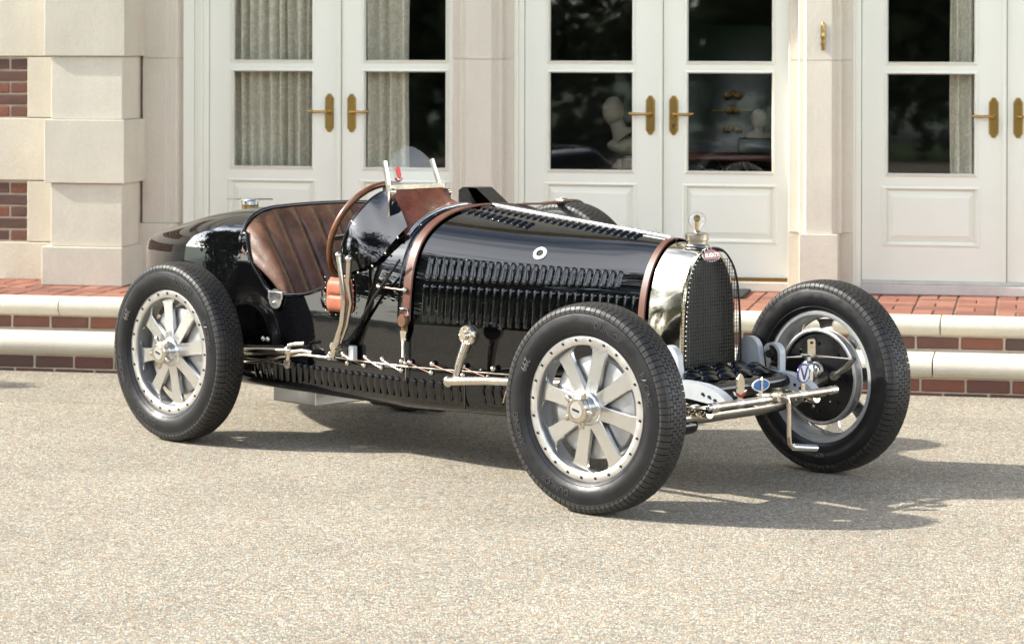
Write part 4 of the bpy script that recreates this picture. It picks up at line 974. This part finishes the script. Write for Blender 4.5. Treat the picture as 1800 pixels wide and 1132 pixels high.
# filler cap with glass thermometer bulb
b = MB(); b.lathe([(.050, -.010), (.046, .004), (.041, .008), (.041, .018)], (-.094, 0, .893), (0, 0, 1), 28); b.lathe([(.044, 0), (.044, .022), (.040, .026), (.016, .030), (.012, .036)], (-.094, 0, .914), (0, 0, 1), 28); ob('filler_cap', b, 'nickel', rad, 40)
b = MB(); b.lathe([(.012, 0), (.016, .006), (.028, .022), (.034, .040), (.031, .056), (.020, .068), (.006, .073), (.001, .074)], (-.094, 0, .946), (0, 0, 1), 24, True, False); ob('bulb', b, 'bulbglass', rad, 70)
b = MB(); b.cbox(-.0975, -.0905, -.007, .007, .952, .984, .001); b.lathe([(.013, -.002), (.013, .002)], (-.094, 0, .994), (.7, -.7, 0), 16); ob('thermometer', b, 'brass', rad, 40)
b = MB(); b.tube([(-.18, -.02, .905), (-.15, -.045, .898), (-.10, -.052, .894), (-.05, -.035, .889), (-.02, .03, .880), (-.012, .060, .872)], .0028, 6); ob('cap_cord', b, 'satin', rad, 60)

# ---- chassis rails / louvred side valances
def ych(x): return interp([-2.45, -2.2, -1.2, -.2, .05], [.42, .447, .449, .205, .205], x)
val = MB()
for sg in (-1, 1):
    rows = []
    for i in range(40):
        x = -.24 - 2.1 * i / 39; y = ych(x); rows.append([(x, sg * (y + .006), .388), (x, sg * (y + .008), .36), (x, sg * (y + .006), .30), (x, sg * (y - .002), .255), (x, sg * (y - .022), .232), (x, sg * (y - .06), .222)])
    val.grid(rows)
rows = [[(x, -ych(x) + .06, .222), (x, 0, .205), (x, ych(x) - .06, .222)] for x in [-.24 - 2.1 * i / 20 for i in range(21)]]
val.grid(rows)
valance = part('valance', val, 'paint', smooth=40)
lv_s = louvre_mesh(.082, .020, .0085, taper=.85)
def vlouv(x):
    y = ych(x); o = link('louvre', lv_s, valance); tx = Vector((1, (ych(x - .02) - ych(x + .02)) * 0 - (ych(x + .02) - ych(x - .02)) / .04, 0)).normalized(); tz = Vector((0, 0, 1)); n = tx.cross(tz).normalized()
    if n.y > 0: n = -n
    m = Matrix((tx, tz, n)).transposed().to_4x4(); m.translation = Vector((x, -y - .0065, .307)); o.matrix_local = m
for i in range(30): vlouv(-2.09 + i * .0393)
for i in range(8): vlouv(-.845 + i * .038)
b = MB(); b.box(-.925, -.9215, -ych(-.923) - .010, -ych(-.923) - .004, .245, .388); part('valance_joint', b, 'dark', valance, 0)
b = MB(); b.tube([(x, -ych(x) - .012, .3905) for x in [-.5 - 1.15 * i / 20 for i in range(21)]], .0032, 6); part('rail_wire', b, 'nickel', smooth=60)
# lock-wired studs
stud = MB(); stud.lathe([(.011, 0), (.011, .006), (.007, .010), (.004, .013)], (0, 0, 0), (0, -1, 0), 10); stud_me = finish(stud.mesh('stud'), M['nickel'], 50)
UP = [-1.549, -1.417, -1.317, -1.206, -1.167, -1.067, -.93, -.80, -.70]; DN = [-1.522, -1.421, -1.321, -1.206, -1.070, -.93, -.82, -.74]
for x in UP: link('stud', stud_me, car, (x, -ych(x) - .006, .408))
for x in DN: link('stud', stud_me, car, (x, -ych(x) - .008, .374))
for x in (-2.05, -2.02): link('stud', stud_me, car, (x, -.449, .428))
b = MB()
for k in range(6):
    x0, x1 = UP[[0, 1, 2, 4, 5, 6][k]], DN[[1, 2, 3, 4, 5, 6][k]]; b.tube([(x0, -ych(x0) - .016, .408), ((x0 + x1) / 2, -ych((x0 + x1) / 2) - .014, .388), (x1, -ych(x1) - .016, .374)], .0016, 5)
part('lock_wire', b, 'copper', smooth=60)
# small rod and studs on the scuttle side
b = MB(); b.tube([(-1.334, -.468, .690), (-1.188, -.468, .686)], .0026, 6); part('cable_stay', b, 'copper', smooth=60)
for x, z in ((-1.336, .690), (-1.186, .686)): o = link('stud', stud_me, car, (x, -.458, z))
# leather pouch with rivets
b = MB(); rows = []
for i in range(15):
    u = -1 + 2 * i / 14; row = []
    for j in range(19):
        v = -1 + 2 * j / 18; e = (1 - abs(u) ** 6) * (1 - abs(v) ** 8); dent = .012 * math.exp(-((v - .02) / .07) ** 2) * (1 if abs(u) < .62 else 0)
        x = -1.562 + u * (.076 - .014 * max(0, v) ** 3 ); row.append((x, -side_y(-1.56, .64) - .003 - .030 * e + dent, .640 + v * .068))
    rows.append(row)
b.grid(rows); pouch = part('tool_pouch', b, 'pouch', smooth=70)
b = MB()
for q in range(7):
    for xx in (-1.648, -1.478): b.ball((xx, -.4655, .575 + q * .022), .003, 6, 4)
for q in range(4): b.ball((-1.62 + q * .038, -.466, .561), .003, 6, 4)
part('pouch_rivets', b, 'nickel', pouch, 60)
# brake and gear levers
b = MB(); b.tube([(-1.545, -.520, .400), (-1.520, -.523, .450), (-1.478, -.527, .540), (-1.462, -.530, .62), (-1.478, -.530, .72), (-1.494, -.530, .800)], [.013, .014, .012, .0115, .011, .012], 10); b.ball((-1.495, -.530, .806), .014, 10, 8); part('brake_lever', b, 'nickel', smooth=60)
b = MB(); b.tube([(-1.452, -.505, .62), (-1.447, -.523, .70), (-1.440, -.524, .782)], [.010, .0105, .012], 10); b.ball((-1.440, -.524, .794), .016, 10, 8); b.tube([(-1.452, -.505, .62), (-1.478, -.503, .53), (-1.525, -.50, .45)], .010, 8); part('gear_lever', b, 'nickel', smooth=60)
b = MB(); b.cbox(-1.478, -1.448, -.495, -.470, .392, .450, .004); part('lever_bracket', b, 'white_en', smooth=0)
b = MB(); b.lathe([(.017, -.02), (.017, .02)], (-1.525, -.515, .446), (0, 1, 0), 14); b.ball((-1.548, -.53, .402), .014, 10, 8); b.ball((-1.562, -.51, .412), .012, 10, 8); part('lever_pivot', b, 'nickel', smooth=50)
b = MB(); b.tube([(-1.50, -.478, .455), (-1.47, -.476, .49), (-1.35, -.474, .645), (-1.205, -.470, .802)], [.014, .0075, .006, .005], 8); b.ball((-1.50, -.480, .455), .018, 10, 8); part('side_tube', b, 'satin', smooth=60)
# radius rod and brake linkage by the rear wheel
b = MB(); b.tube([(-2.42, -.53, .352), (-2.1, -.525, .378), (-1.83, -.52, .402)], [.018, .0175, .012], 10); part('radius_rod', b, 'nickel', smooth=60)
b = MB(); b.ball((-1.815, -.518, .404), .020, 12, 8); b.tube([(-1.815, -.515, .425), (-1.78, -.51, .433), (-1.735, -.50, .438)], .008, 8); b.tube([(-1.8, -.515, .40), (-1.745, -.50, .408), (-1.70, -.49, .402)], .009, 8); b.tube([(-1.81, -.518, .395), (-1.815, -.518, .365)], .010, 8); b.lathe([(.020, -.006), (.020, .006)], (-1.815, -.52, .352), (0, 1, 0), 12); part('rod_end', b, 'nickel', smooth=60)
b = MB(); b.tube([(-2.13, -.53, .335), (-2.0, -.525, .343), (-1.86, -.515, .377), (-1.74, -.50, .392), (-1.60, -.49, .392)], .006, 8); b.tube([(-2.12, -.52, .355), (-1.98, -.52, .352), (-1.83, -.52, .345)], .004, 6); part('brake_cable', b, 'nickel', smooth=60)
# steering drop arm and drag link
b = MB(); b.lathe([(.036, -.02), (.040, -.012), (.040, .012), (.034, .02)], (-.842, -.445, .538), (0, 1, 0), 20); b.lathe([(.018, 0), (.014, .012)], (-.842, -.466, .538), (0, -1, 0), 14)
for q in range(6): a = q * 1.047; b.ball((-.842 + .028 * math.cos(a), -.467, .538 + .028 * math.sin(a)), .005, 6, 4)
b.tube([(-.842, -.458, .508), (-.858, -.478, .44), (-.868, -.492, .372)], [.021, .017, .014], 12); part('drop_arm', b, 'nickel', smooth=50)
b = MB(); b.tube([(-.895, -.50, .364), (-.70, -.508, .385), (-.30, -.535, .415), (-.04, -.545, .43)], [.0165, .0165, .015, .014], 12); b.ball((-.898, -.50, .364), .022, 12, 8); part('drag_link', b, 'nickel', smooth=60)
b = MB(); b.tube([(-.665, -.44, .30), (-.65, -.44, .345), (-.55, -.43, .352)], .004, 6); part('shackle_wire', b, 'nickel', smooth=60)
# fuel filler on the tail
b = MB(); b.lathe([(.058, -.012), (.052, 0), (.034, .006), (.033, .012)], (-2.668, -.02, .900), (.12, 0, 1), 24); f1 = part('fuel_filler', b, 'chrome', smooth=40)
b = MB(); b.lathe([(.037, .008), (.037, .030)], (-2.668, -.02, .900), (.06, 0, 1), 24); part('filler_neck', b, 'brass', f1, 40)
b = MB(); b.lathe([(.035, .030), (.040, .034), (.040, .050), (.035, .055)], (-2.668, -.02, .900), (.06, 0, 1), 24); b.prism([(-.10, -.008), (-.03, -.012), (.03, -.012), (.10, -.008), (.10, .008), (.03, .012), (-.03, .012), (-.10, .008)], (-2.668, -.02, .952), (.707, .707, 0), (-.707, .707, 0), (0, 0, 1), 0, .006); part('filler_wings', b, 'chrome', f1, 40)
# underneath: silencer box and exhaust pipe
b = MB(); b.cbox(-2.17, -1.90, -.30, .0, .150, .235, .004); part('silencer_box', b, 'alu_ring', smooth=0)
b = MB(); b.lathe([(.035, 0), (.04, .02), (.04, .40), (.035, .42)], (-1.70, -.16, .205), (1, 0, .02), 18); part('exhaust_pipe', b, 'satin', smooth=50)
b = MB(); b.box(-2.4, -.25, -.30, .30, .23, .375); part('undertray', b, 'dark', smooth=0)

# ---- wheels
TR = .3675
TP = [(.250, .046), (.256, .053), (.268, .062), (.285, .0705), (.303, .0730), (.320, .0705), (.333, .0672), (.3415, .0625), (.3495, .0560), (.3555, .046), (.3580, .030), (.3585, .0)]
def tyre_y(r): return interp([a for a, _ in TP], [c for _, c in TP], r)
ty = MB(); rows = []
prof = [(r, -y) for r, y in TP] + [(r, y) for r, y in TP[::-1][1:]]
prof = [(p.x, p.y) for p in spline([(a, c, 0) for a, c in prof], 50)]
NT = 96
for r, y in prof: rows.append([(r * math.sin(2 * math.pi * k / NT), y, r * math.cos(2 * math.pi * k / NT)) for k in range(NT)])
ty.grid(rows, cv=True)
for sg in (-1, 1):                                   # rim-guard rib on the side wall
    for rr, h in ((.3335, .0022), (.268, .0016)):
        ty.tube([(rr * math.sin(2 * math.pi * k / NT), sg * (tyre_y(rr) - .0002), rr * math.cos(2 * math.pi * k / NT)) for k in range(NT)], h, 6, closed=True)
tyre_me = finish(ty.mesh('tyre'), M['rubber'], 60)
td = MB(); NP = 96; pit = 2 * math.pi / NP
def rp(r, y, a): return (r * math.sin(a), y, r * math.cos(a))
def lug(a0, a1, P, Q):
    """block over profile stations P (base r,y) raised to Q"""
    n = len(P); o = len(td.v)
    for a in (a0, a1):
        for r, y in P: td.v.append(rp(r, y, a))
        for r, y in Q: td.v.append(rp(r, y, a))
    m = 2 * n
    for i in range(n - 1):
        td.f.append((o + n + i, o + n + i + 1, o + m + n + i + 1, o + m + n + i))
        td.f.append((o + i, o + i + 1, o + n + i + 1, o + n + i)); td.f.append((o + m + i, o + m + i + 1, o + m + n + i + 1, o + m + n + i))
    for i in (0, n - 1): td.f.append((o + i, o + n + i, o + m + n + i, o + m + i))
for k in range(NP):
    a = k * pit
    for sg in (-1, 1):
        P = [(.334, sg * .0665), (.343, sg * .0630), (.349, sg * .0550), (.3545, sg * .0460), (.3565, sg * .041)]
        Q = [(.3345, sg * .0672), (.3455, sg * .0668), (.3560, sg * .0610), (.3625, sg * .0500), (.3645, sg * .0412)]
        lug(a + .07 * pit, a + .93 * pit, P, Q)
    for j, (ya, yb) in enumerate(((-.0395, -.0250), (-.0232, -.0087), (-.0069, .0069), (.0087, .0232), (.0250, .0395))):
        sh_ = (.5 if j % 2 else 0.0) * pit
        f = lambda y: TR - .0030 * (y / .04) ** 2
        lug(a + sh_ + .06 * pit, a + sh_ + .93 * pit, [(.3565, ya), (.3565, yb)], [(f(ya), ya), (f(yb), yb)])
tread_me = finish(td.mesh('tread'), M['tread'], 0)
def wrap_text(s, size, rad, phi, mat, sg=-1, flip=False, off=.0012):
    me = text_mesh(s, size, .0012)
    for v_ in me.vertices:
        x, y, z = v_.co; 
        if flip: x, y = -x, -y
        r = rad + y; a = phi + (x if sg < 0 else -x) / rad
        v_.co = (r * math.sin(a), sg * (tyre_y(r) + off + z), r * math.cos(a))
    finish(me, mat, 0); me.name = 'lettering'; return me
let = [wrap_text('DUNLOP', .032, .301, R(203), 'letter'), wrap_text('RACING', .032, .301, R(252), 'letter'), wrap_text('DUNLOP', .030, .301, R(120), 'letter', 1), wrap_text('CORD', .030, .301, R(80), 'letter', 1), wrap_text('DUNLOP', .032, .301, R(23), 'letter'), wrap_text('RACING', .032, .301, R(72), 'letter')]
chalk = [wrap_text('299', .034, .292, R(298), 'chalk', flip=True), wrap_text('6-70', .022, .298, R(185), 'chalk', 1, True)]
# rim with separate bolted outer ring
RO = .2597
rm = MB()
rm.lathe([(RO, -.046), (RO, -.040), (.250, -.034), (.250, .034), (RO - .002, .041), (RO - .002, .047), (.246, .0485), (.236, .046), (.229, .036), (.224, .010), (.224, -.038), (.246, -.0395)], (0, 0, 0), (0, 1, 0), 72, False, False)
rim_me = finish(rm.mesh('rim'), M['alu_cast'], 35)
rg = MB(); rg.lathe([(RO, -.044), (RO, -.0478), (RO - .003, -.0495), (.226, -.0495), (.2225, -.0475), (.2215, -.043), (.2215, -.040)], (0, 0, 0), (0, 1, 0), 72, False, False); ring_me = finish(rg.mesh('rim_ring'), M['alu_ring'], 35)
bt = MB(); bt.lathe([(.0042, 0), (.0042, .0035), (.002, .0045)], (0, 0, 0), (0, -1, 0), 6); bt.box(-.0042, .0068, -.0012, 0, -.003, .003); bolt_me = finish(bt.mesh('rim_bolt'), M['dark'], 0)
# flat blade spokes
def sw(r): return interp([.045, .062, .08, .11, .16, .192, .206, .216, .2235], [.027, .0270, .0265, .0262, .0272, .0295, .034, .044, .062], r)
spk = MB(); rs = [.045, .062, .072, .08, .095, .11, .135, .16, .18, .192, .2, .206, .211, .216, .220, .2235]
for t0, yy in ((0, 0),):
    rows = []
    for r in rs:
        h = sw(r); yf = interp([.045, .09, .2235], [-.042, -.034, -.026], r); yb = yf + interp([.045, .2235], [.022, .010], r); e = .0022
        rows.append([(-h, yb, r), (-h, yf + e, r), (-h + e, yf, r), (h - e, yf, r), (h, yf + e, r), (h, yb, r)])
    # bend the outer end to follow the rim circle
    rows = [[(r_ * math.sin(x / r_), y, r_ * math.cos(x / r_)) for x, y, r_ in row] for row in rows]
    spk.grid(rows, cv=True)
spoke_me = finish(spk.mesh('spoke'), M['alu'], 40)
hb_ = MB(); hb_.lathe([(.058, -.02), (.060, -.040), (.056, -.046), (.048, -.050), (.046, -.075), (.043, -.078)], (0, 0, 0), (0, 1, 0), 36); hub_me = finish(hb_.mesh('hub'), M['alu'], 40)
nt_ = MB(); nt_.lathe([(.041, -.074), (.045, -.080), (.045, -.098), (.040, -.103), (.031, -.1035), (.030, -.101), (.001, -.101)], (0, 0, 0), (0, 1, 0), 36, False, False)
for q in range(5): a = q * 2 * math.pi / 5 + .2; nt_.lathe([(.011, 0), (.011, .016), (.008, .022)], (.046 * math.sin(a), -.088, .046 * math.cos(a)), (math.sin(a), 0, math.cos(a)), 10)
nut_me = finish(nt_.mesh('hub_nut'), M['nickel'], 40)
em = MB(); em.lathe([(.0275, -.1015), (.0275, -.1035), (.001, -.1035)], (0, 0, 0), (0, 1, 0), 28, False, False); emb_me = finish(em.mesh('hub_emblem'), M['alu_ring'], 40)
e2 = MB(); e2.box(-.016, .016, -.1047, -.1037, -.004, .004); e2.v = [(x * .82 + z * .57, y, -x * .57 + z * .82) for x, y, z in e2.v]; embmark_me = finish(e2.mesh('emblem_mark'), M['dark'], 0)
# brake drum, open to the inside
dm = MB(); dm.lathe([(.06, -.006), (.160, -.006), (.178, .0), (.180, .006), (.176, .010), (.176, .036), (.184, .040), (.184, .050), (.178, .0535), (.171, .0525), (.169, .038)], (0, 0, 0), (0, 1, 0), 60, False, False); drum_me = finish(dm.mesh('brake_drum'), M['alu_drum'], 35)
bp = MB(); bp.lathe([(.1690, .038), (.167, .044), (.12, .050), (.06, .058), (.05, .08), (.001, .08)], (0, 0, 0), (0, 1, 0), 48, False, False)
for q in range(8): a = q * math.pi / 4; bp.lathe([(.007, 0), (.007, .006)], (.13 * math.sin(a), .048, .13 * math.cos(a)), (0, 1, 0), 8)
plate_me = finish(bp.mesh('backplate'), M['satin'], 40)
bs = MB(); bs.ball((.02, .052, -.115), .008, 10, 6); bs.ball((-.06, .052, -.09), .006, 8, 6); bs_me = finish(bs.mesh('plate_bolts'), M['nickel'], 60)
def wheel(name, loc, rotz, spin, brake=True, letters=True):
    e = link(name, None, car, loc, (0, 0, rotz))
    sp = (0, spin, 0)
    link('tyre', tyre_me, e, rot=(0, spin * 1.7, 0)); link('tread', tread_me, e, rot=(0, spin * 1.7, 0))['kind'] = 'stuff'
    if letters:
        for m in let: link('lettering', m, e)
        for m in chalk: link('chalk_mark', m, e)
    link('rim', rim_me, e); link('rim_ring', ring_me, e)
    for k in range(24): a = 2 * math.pi * (k + .5) / 24 + spin; link('rim_bolt', bolt_me, e, (.2405 * math.sin(a), -.0495, .2405 * math.cos(a)), (0, R(35), 0))
    for k in range(8): link('spoke', spoke_me, e, rot=(0, spin + k * math.pi / 4, 0))
    link('hub', hub_me, e); link('hub_nut', nut_me, e, rot=sp); link('hub_emblem', emb_me, e); link('emblem_mark', embmark_me, e, rot=(0, R(-20), 0))
    if brake:
        link('brake_drum', drum_me, e); link('backplate', plate_me, e); link('plate_bolts', bs_me, e)
    return e
HT = .6477
wheel('wheel', (0, -HT, TR), R(4.47), R(12))
wheel('wheel', (-2.3655, -HT, TR), 0, R(35.5))
wheel('wheel', (0, HT, TR), R(180 - .44), R(5))
wheel('wheel', (-2.3655, HT, TR), R(180), R(20))
wheel('spare_wheel', (-1.30, .565, .615), R(180), R(8), False, False)
b = MB(); P = [(-1.187, .165, .990), (-1.20, .24, .990), (-1.225, .33, .985), (-1.265, .42, .985), (-1.295, .49, .982), (-1.30, .53, .9865), (-1.30, .60, .9865), (-1.30, .645, .965), (-1.30, .66, .90)]
rows = [[(x - .020, y, z - .004), (x - .019, y, z + .003), (x + .019, y, z + .003), (x + .020, y, z - .004)] for x, y, z in spline(P, 30)]; b.grid(rows); sst = part('spare_wheel_strap', b, 'strap', smooth=60)
b = MB(); b.tube([(-1.318, .515, .988), (-1.282, .515, .988), (-1.282, .54, .994), (-1.318, .54, .994)], .003, 6, closed=True); part('buckle', b, 'nickel', sst, 60)

# ---- front axle, springs, dumb irons
b = MB(); b.tube([(.03, -.585, .362), (.03, -.50, .335), (.03, -.40, .30), (.03, -.30, .292), (.03, .30, .292), (.03, .40, .30), (.03, .50, .335), (.03, .585, .362)], [.032, .031, .030, .030, .030, .030, .031, .032], 16); part('front_axle', b, 'nickel', smooth=60)
b = MB(); b.tube([(-2.3655, -.58, TR), (-2.3655, .58, TR)], .04, 12); b.ball((-2.3655, 0, TR), .15, 16, 10); part('rear_axle', b, 'satin', smooth=60)
dp = [(-.25, .425), (-.05, .432), (.08, .432), (.153, .428), (.20, .418), (.235, .404), (.262, .388), (.280, .368), (.276, .352), (.255, .350), (.20, .362), (.10, .372), (-.05, .376), (-.25, .376)]
for sg in (-1, 1):
    b = MB(); b.prism(dp, (0, 0, 0), (1, 0, 0), (0, 0, 1), (0, 1, 0), sg * .240 - .022, sg * .240 + .022)
    di = part('dumb_iron', b, 'steel', smooth=20)
    b = MB()
    for x, z in ((.165, .395), (.195, .388), (.222, .378), (.245, .368)): b.lathe([(.006, 0), (.006, .005)], (x, sg * .240 - .022, z), (0, -1, 0), 6)
    part('bolts', b, 'dark', di, 0)
    b = MB()
    for k in range(4): b.prism([(-.42 + .05 * k, .012 * k * -1), (.245 - .05 * k, -.010 * k), (.245 - .05 * k, -.010 * k - .008), (-.42 + .05 * k, -.010 * k - .008)], (0, 0, .352), (1, 0, 0), (0, 0, 1), (0, 1, 0), sg * .300 - .022, sg * .300 + .022)
    for x in (.045, .095, .145, .195): b.lathe([(.021, 0), (.024, .006), (.024, .030), (.021, .036)], (x, sg * .300, .335), (1, 0, .12), 14)
    b.lathe([(.016, -.02), (.016, .02)], (.245, sg * .300, .352), (0, 1, 0), 12)
    part('leaf_spring', b, 'gsilver', smooth=30)
    # friction shock absorber: arm plate and disc pack
    ear = [(.05 * math.cos(R(a)), .05 * math.sin(R(a))) for a in range(0, 181, 15)]
    b = MB(); b.prism([(x, z + .50) for x, z in ear] + [(-.062, .42), (.062, .42)], (-.025, 0, 0), (1, 0, .0), (0, 0, 1), (0, 1, 0), sg * .225 - .014, sg * .225 + .014); part('shock_arm', b, 'steel', smooth=30)
    if sg < 0: continue
    e2_ = [(.042 * math.cos(R(a)), .042 * math.sin(R(a)) + .488) for a in range(0, 181, 12)] + [(-.042, .42), (.042, .42)]
    b = MB(); b.prism(e2_, (.058, 0, 0), (1, 0, 0), (0, 0, 1), (0, 1, 0), sg * .262 - .016, sg * .262 + .016); sb = part('shock_body', b, 'steel', smooth=30)
    b = MB(); b.prism([(x * .78, .42 + (z - .42) * .92) for x, z in e2_], (.058, 0, 0), (1, 0, 0), (0, 0, 1), (0, 1, 0), sg * .262 - .0185, sg * .262 - .0165); part('shock_plate', b, 'gsilver', sb, 30)
    b = MB(); b.lathe([(.015, 0), (.015, .006), (.008, .006), (.008, .012)], (.052, sg * .262 - .0185, .488), (0, -1, 0), 12); part('shock_bolt', b, 'dark', sb, 30)
# louvred stone apron between the dumb irons
b = MB(); b.grid([[(-.04, y, .446), (.06, y, .437), (.13, y, .424), (.155, y, .412)] for y in (-.217, -.1, 0, .1, .217)]); b.tube([(.150, -.217, .400), (.150, .217, .400)], .021, 14)
apron = part('stone_apron', b, 'paint', smooth=50)
al = MB(); rows = []
for i in range(9):
    a = math.pi * i / 8; c_, s_ = math.cos(a), math.sin(a); rows.append([(-.016 * s_, .043 * c_, .002 + .020 * s_), (-.004 * s_, .043 * c_, .003 + .020 * s_), (.018 * s_, .041 * c_, .010 * s_), (.030 * s_, .036 * c_, 0)])
al.grid(rows); al_me = finish(al.mesh('apron_louvre'), M['paint'], 60)
for r_, (x, n_l) in enumerate(((-.012, 4), (.042, 5), (.096, 4))):
    for k in range(n_l): link('apron_louvre', al_me, apron, (x, (k - (n_l - 1) / 2) * .096 if n_l == 4 else (k - 2) * .088, interp([-.04, .06, .13, .155], [.447, .438, .425, .413], x)))
b = MB(); b.tube([(.11, -.20, .335), (.11, .20, .335)], .016, 10); b.box(-.1, .10, -.20, .20, .345, .395); part('cross_member', b, 'satin', smooth=40)
b = MB(); b.lathe([(.001, 0), (.026, .004), (.032, .02), (.032, .22), (.028, .235), (.001, .24)], (.03, -.40, .262), (0, 1, 0), 20, False, False); part('oil_sump', b, 'paint', smooth=50)
# badge bar, badges, starting handle
BX, BZ = .277, .366
b = MB(); b.tube([(BX, -.345, BZ), (BX, .345, BZ)], .0145, 16); bar_o = part('badge_bar', b, 'nickel', smooth=60)
for sg in (-1, 1):
    b = MB(); b.tube([(BX, sg * .352, BZ), (BX, sg * .338, BZ)], .0155, 16); b.tube([(BX, sg * .318, BZ), (BX, sg * .332, BZ)], .0165, 16); b.ball((BX, sg * .353, BZ), .0115, 12, 8)
    part('bar_cap', b, 'chrome', bar_o, 50)
for y in (-.197, -.084, .157):
    b = MB(); b.tube([(BX, y - .016, BZ), (BX, y + .016, BZ)], .0160, 16)
    part('badge_clamp', b, 'chrome', bar_o, 50)
def badge(name, y, zc, pieces, stem):
    e = link(name, None, bar_o, (BX + .004, y, zc))
    b = MB(); b.cbox(-.002, .002, -.011, .011, BZ + .012 - zc, stem - zc, .001); ob('stem', b, 'nickel', e, 0)
    for nm, poly, t0, t1, mt in pieces:
        b = MB(); b.prism(poly, (0, 0, 0), (0, 1, 0), (0, 0, 1), (1, 0, 0), t0, t1); ob(nm, b, mt, e, 30)
    return e
spade = [(a * 1.4, c) for a, c in [(-.006, -.045), (.006, -.045), (.013, -.03), (.0145, 0), (.0125, .022), (.005, .036), (0, .041), (-.005, .036), (-.0125, .022), (-.0145, 0), (-.013, -.03)]]
wing = [(a * 1.35, c) for a, c in [(-.024, -.020), (-.018, -.034), (0, -.046), (.018, -.034), (.024, -.020), (.015, -.026), (0, -.036), (-.015, -.026)]]
badge('club_badge', -.197, .432, [('shield', spade, 0, .006, 'gsilver'), ('wings', [(a * 1.08, c * 1.02) for a, c in wing], -.003, .0055, 'white_en'), ('red_band', wing, .006, .008, 'red_en')], .40)
eye = [(.046 * math.cos(t) * (1 if abs(math.cos(t)) < .8 else 1.03), .0225 * math.sin(t)) for t in [2 * math.pi * i / 32 for i in range(32)]]
badge('oval_badge', -.084, .422, [('rim', eye, 0, .004, 'white_en'), ('field', [(a * .88, c * .84) for a, c in eye], .004, .0055, 'blue_en'), ('figure', [(-.006, -.017), (.006, -.017), (.0045, .0), (.007, .010), (.002, .022), (0, .026), (-.002, .022), (-.007, .010), (-.0045, 0)], .0055, .0085, 'nickel')], .408)
ov = oval(.036, .036)
badge('round_badge', .157, .443, [('rim', ov, 0, .004, 'navy_en'), ('field', [(a * .80, c * .82) for a, c in ov], .004, .0055, 'white_en'), ('letter_v', [(-.021, .022), (-.0145, .022), (0, -.012), (.0145, .022), (.021, .022), (.0035, -.024), (-.0035, -.024)], .0055, .0075, 'navy_en')], .415)
b = MB()
for k in range(20):
    a = 2 * math.pi * k / 20; b.ball((BX + .0085, .157 + .0325 * math.cos(a), .443 + .0325 * math.sin(a)), .0016, 5, 4)
part('badge_dots', b, 'white_en', bar_o, 60)
b = MB(); b.tube([(.20, .0, .366), (.300, .0, .372)], .015, 12); b.tube([(.292, 0, .374), (.312, .012, .374), (.316, .026, .366), (.317, .032, .345), (.317, .034, .235), (.317, .037, .205), (.317, .050, .192), (.317, .066, .189)], .0085, 10); b.lathe([(.019, -.012), (.021, 0), (.019, .014)], (.290, 0, .374), (1, 0, 0), 16); crank = part('starting_handle', b, 'nickel', smooth=60)
b = MB(); n = 60; b.tube([(.317, .058 + .13 * i / n, .190 - .018 * i / n) for i in range(n + 1)], [.0115 + .0018 * math.sin(i * 1.05) for i in range(n + 1)], 12); b.tube([(.317, .189, .172), (.317, .194, .1715)], .008, 10); part('handle_grip', b, 'chrome', crank, 70)
# steering swivel, brake levers on the far front wheel (and its twin)
for sg in (-1, 1):
    b = MB(); b.lathe([(.014, 0), (.026, .01), (.028, .05), (.024, .075), (.013, .085), (.013, .105)], (.085, sg * .43, .365), (0, 0, 1), 18); b.lathe([(.030, -.008), (.032, 0), (.030, .022)], (.085, sg * .462, .41), (0, 1, 0), 18); kp = part('steering_swivel', b, 'chrome', smooth=40)
    b = MB(); b.prism([(-.017, 0), (.017, 0), (.017, .05), (.012, .058), (-.012, .058), (-.017, .05)], (.100, sg * .43, .474), (.35, .94, 0), (0, 0, 1), (.94, -.35, 0), -.002, .002); b.cbox(.06, .125, sg * .43 - .016, sg * .43 + .016, .466, .474, .002); part('swivel_plate', b, 'nickel', kp, 30)
    b = MB(); b.lathe([(.005, 0), (.005, .001)], (.102, sg * .43 + (-.0) , .518), (.94, -.35, 0), 10); b.v = [(x + .0022, y - .001, z) for x, y, z in b.v]; part('plate_hole', b, 'dark', kp, 0)
    b = MB(); b.tube([(-.12, sg * .47, .435), (.09, sg * .45, .466), (.245, sg * .50, .462)], .0042, 8); part('brake_rod', b, 'nickel', smooth=60)
    b = MB(); b.tube([(.248, sg * .50, .466), (.21, sg * .505, .43), (.155, sg * .51, .396)], [.009, .013, .011], 10); b.lathe([(.018, -.012), (.018, .012)], (.150, sg * .51, .392), (.3, -1, 0), 14); part('brake_arm', b, 'nickel', smooth=50)
b = MB(); b.tube([(-.06, -.56, .33), (-.06, .56, .33)], .011, 10); part('track_rod', b, 'nickel', smooth=60)
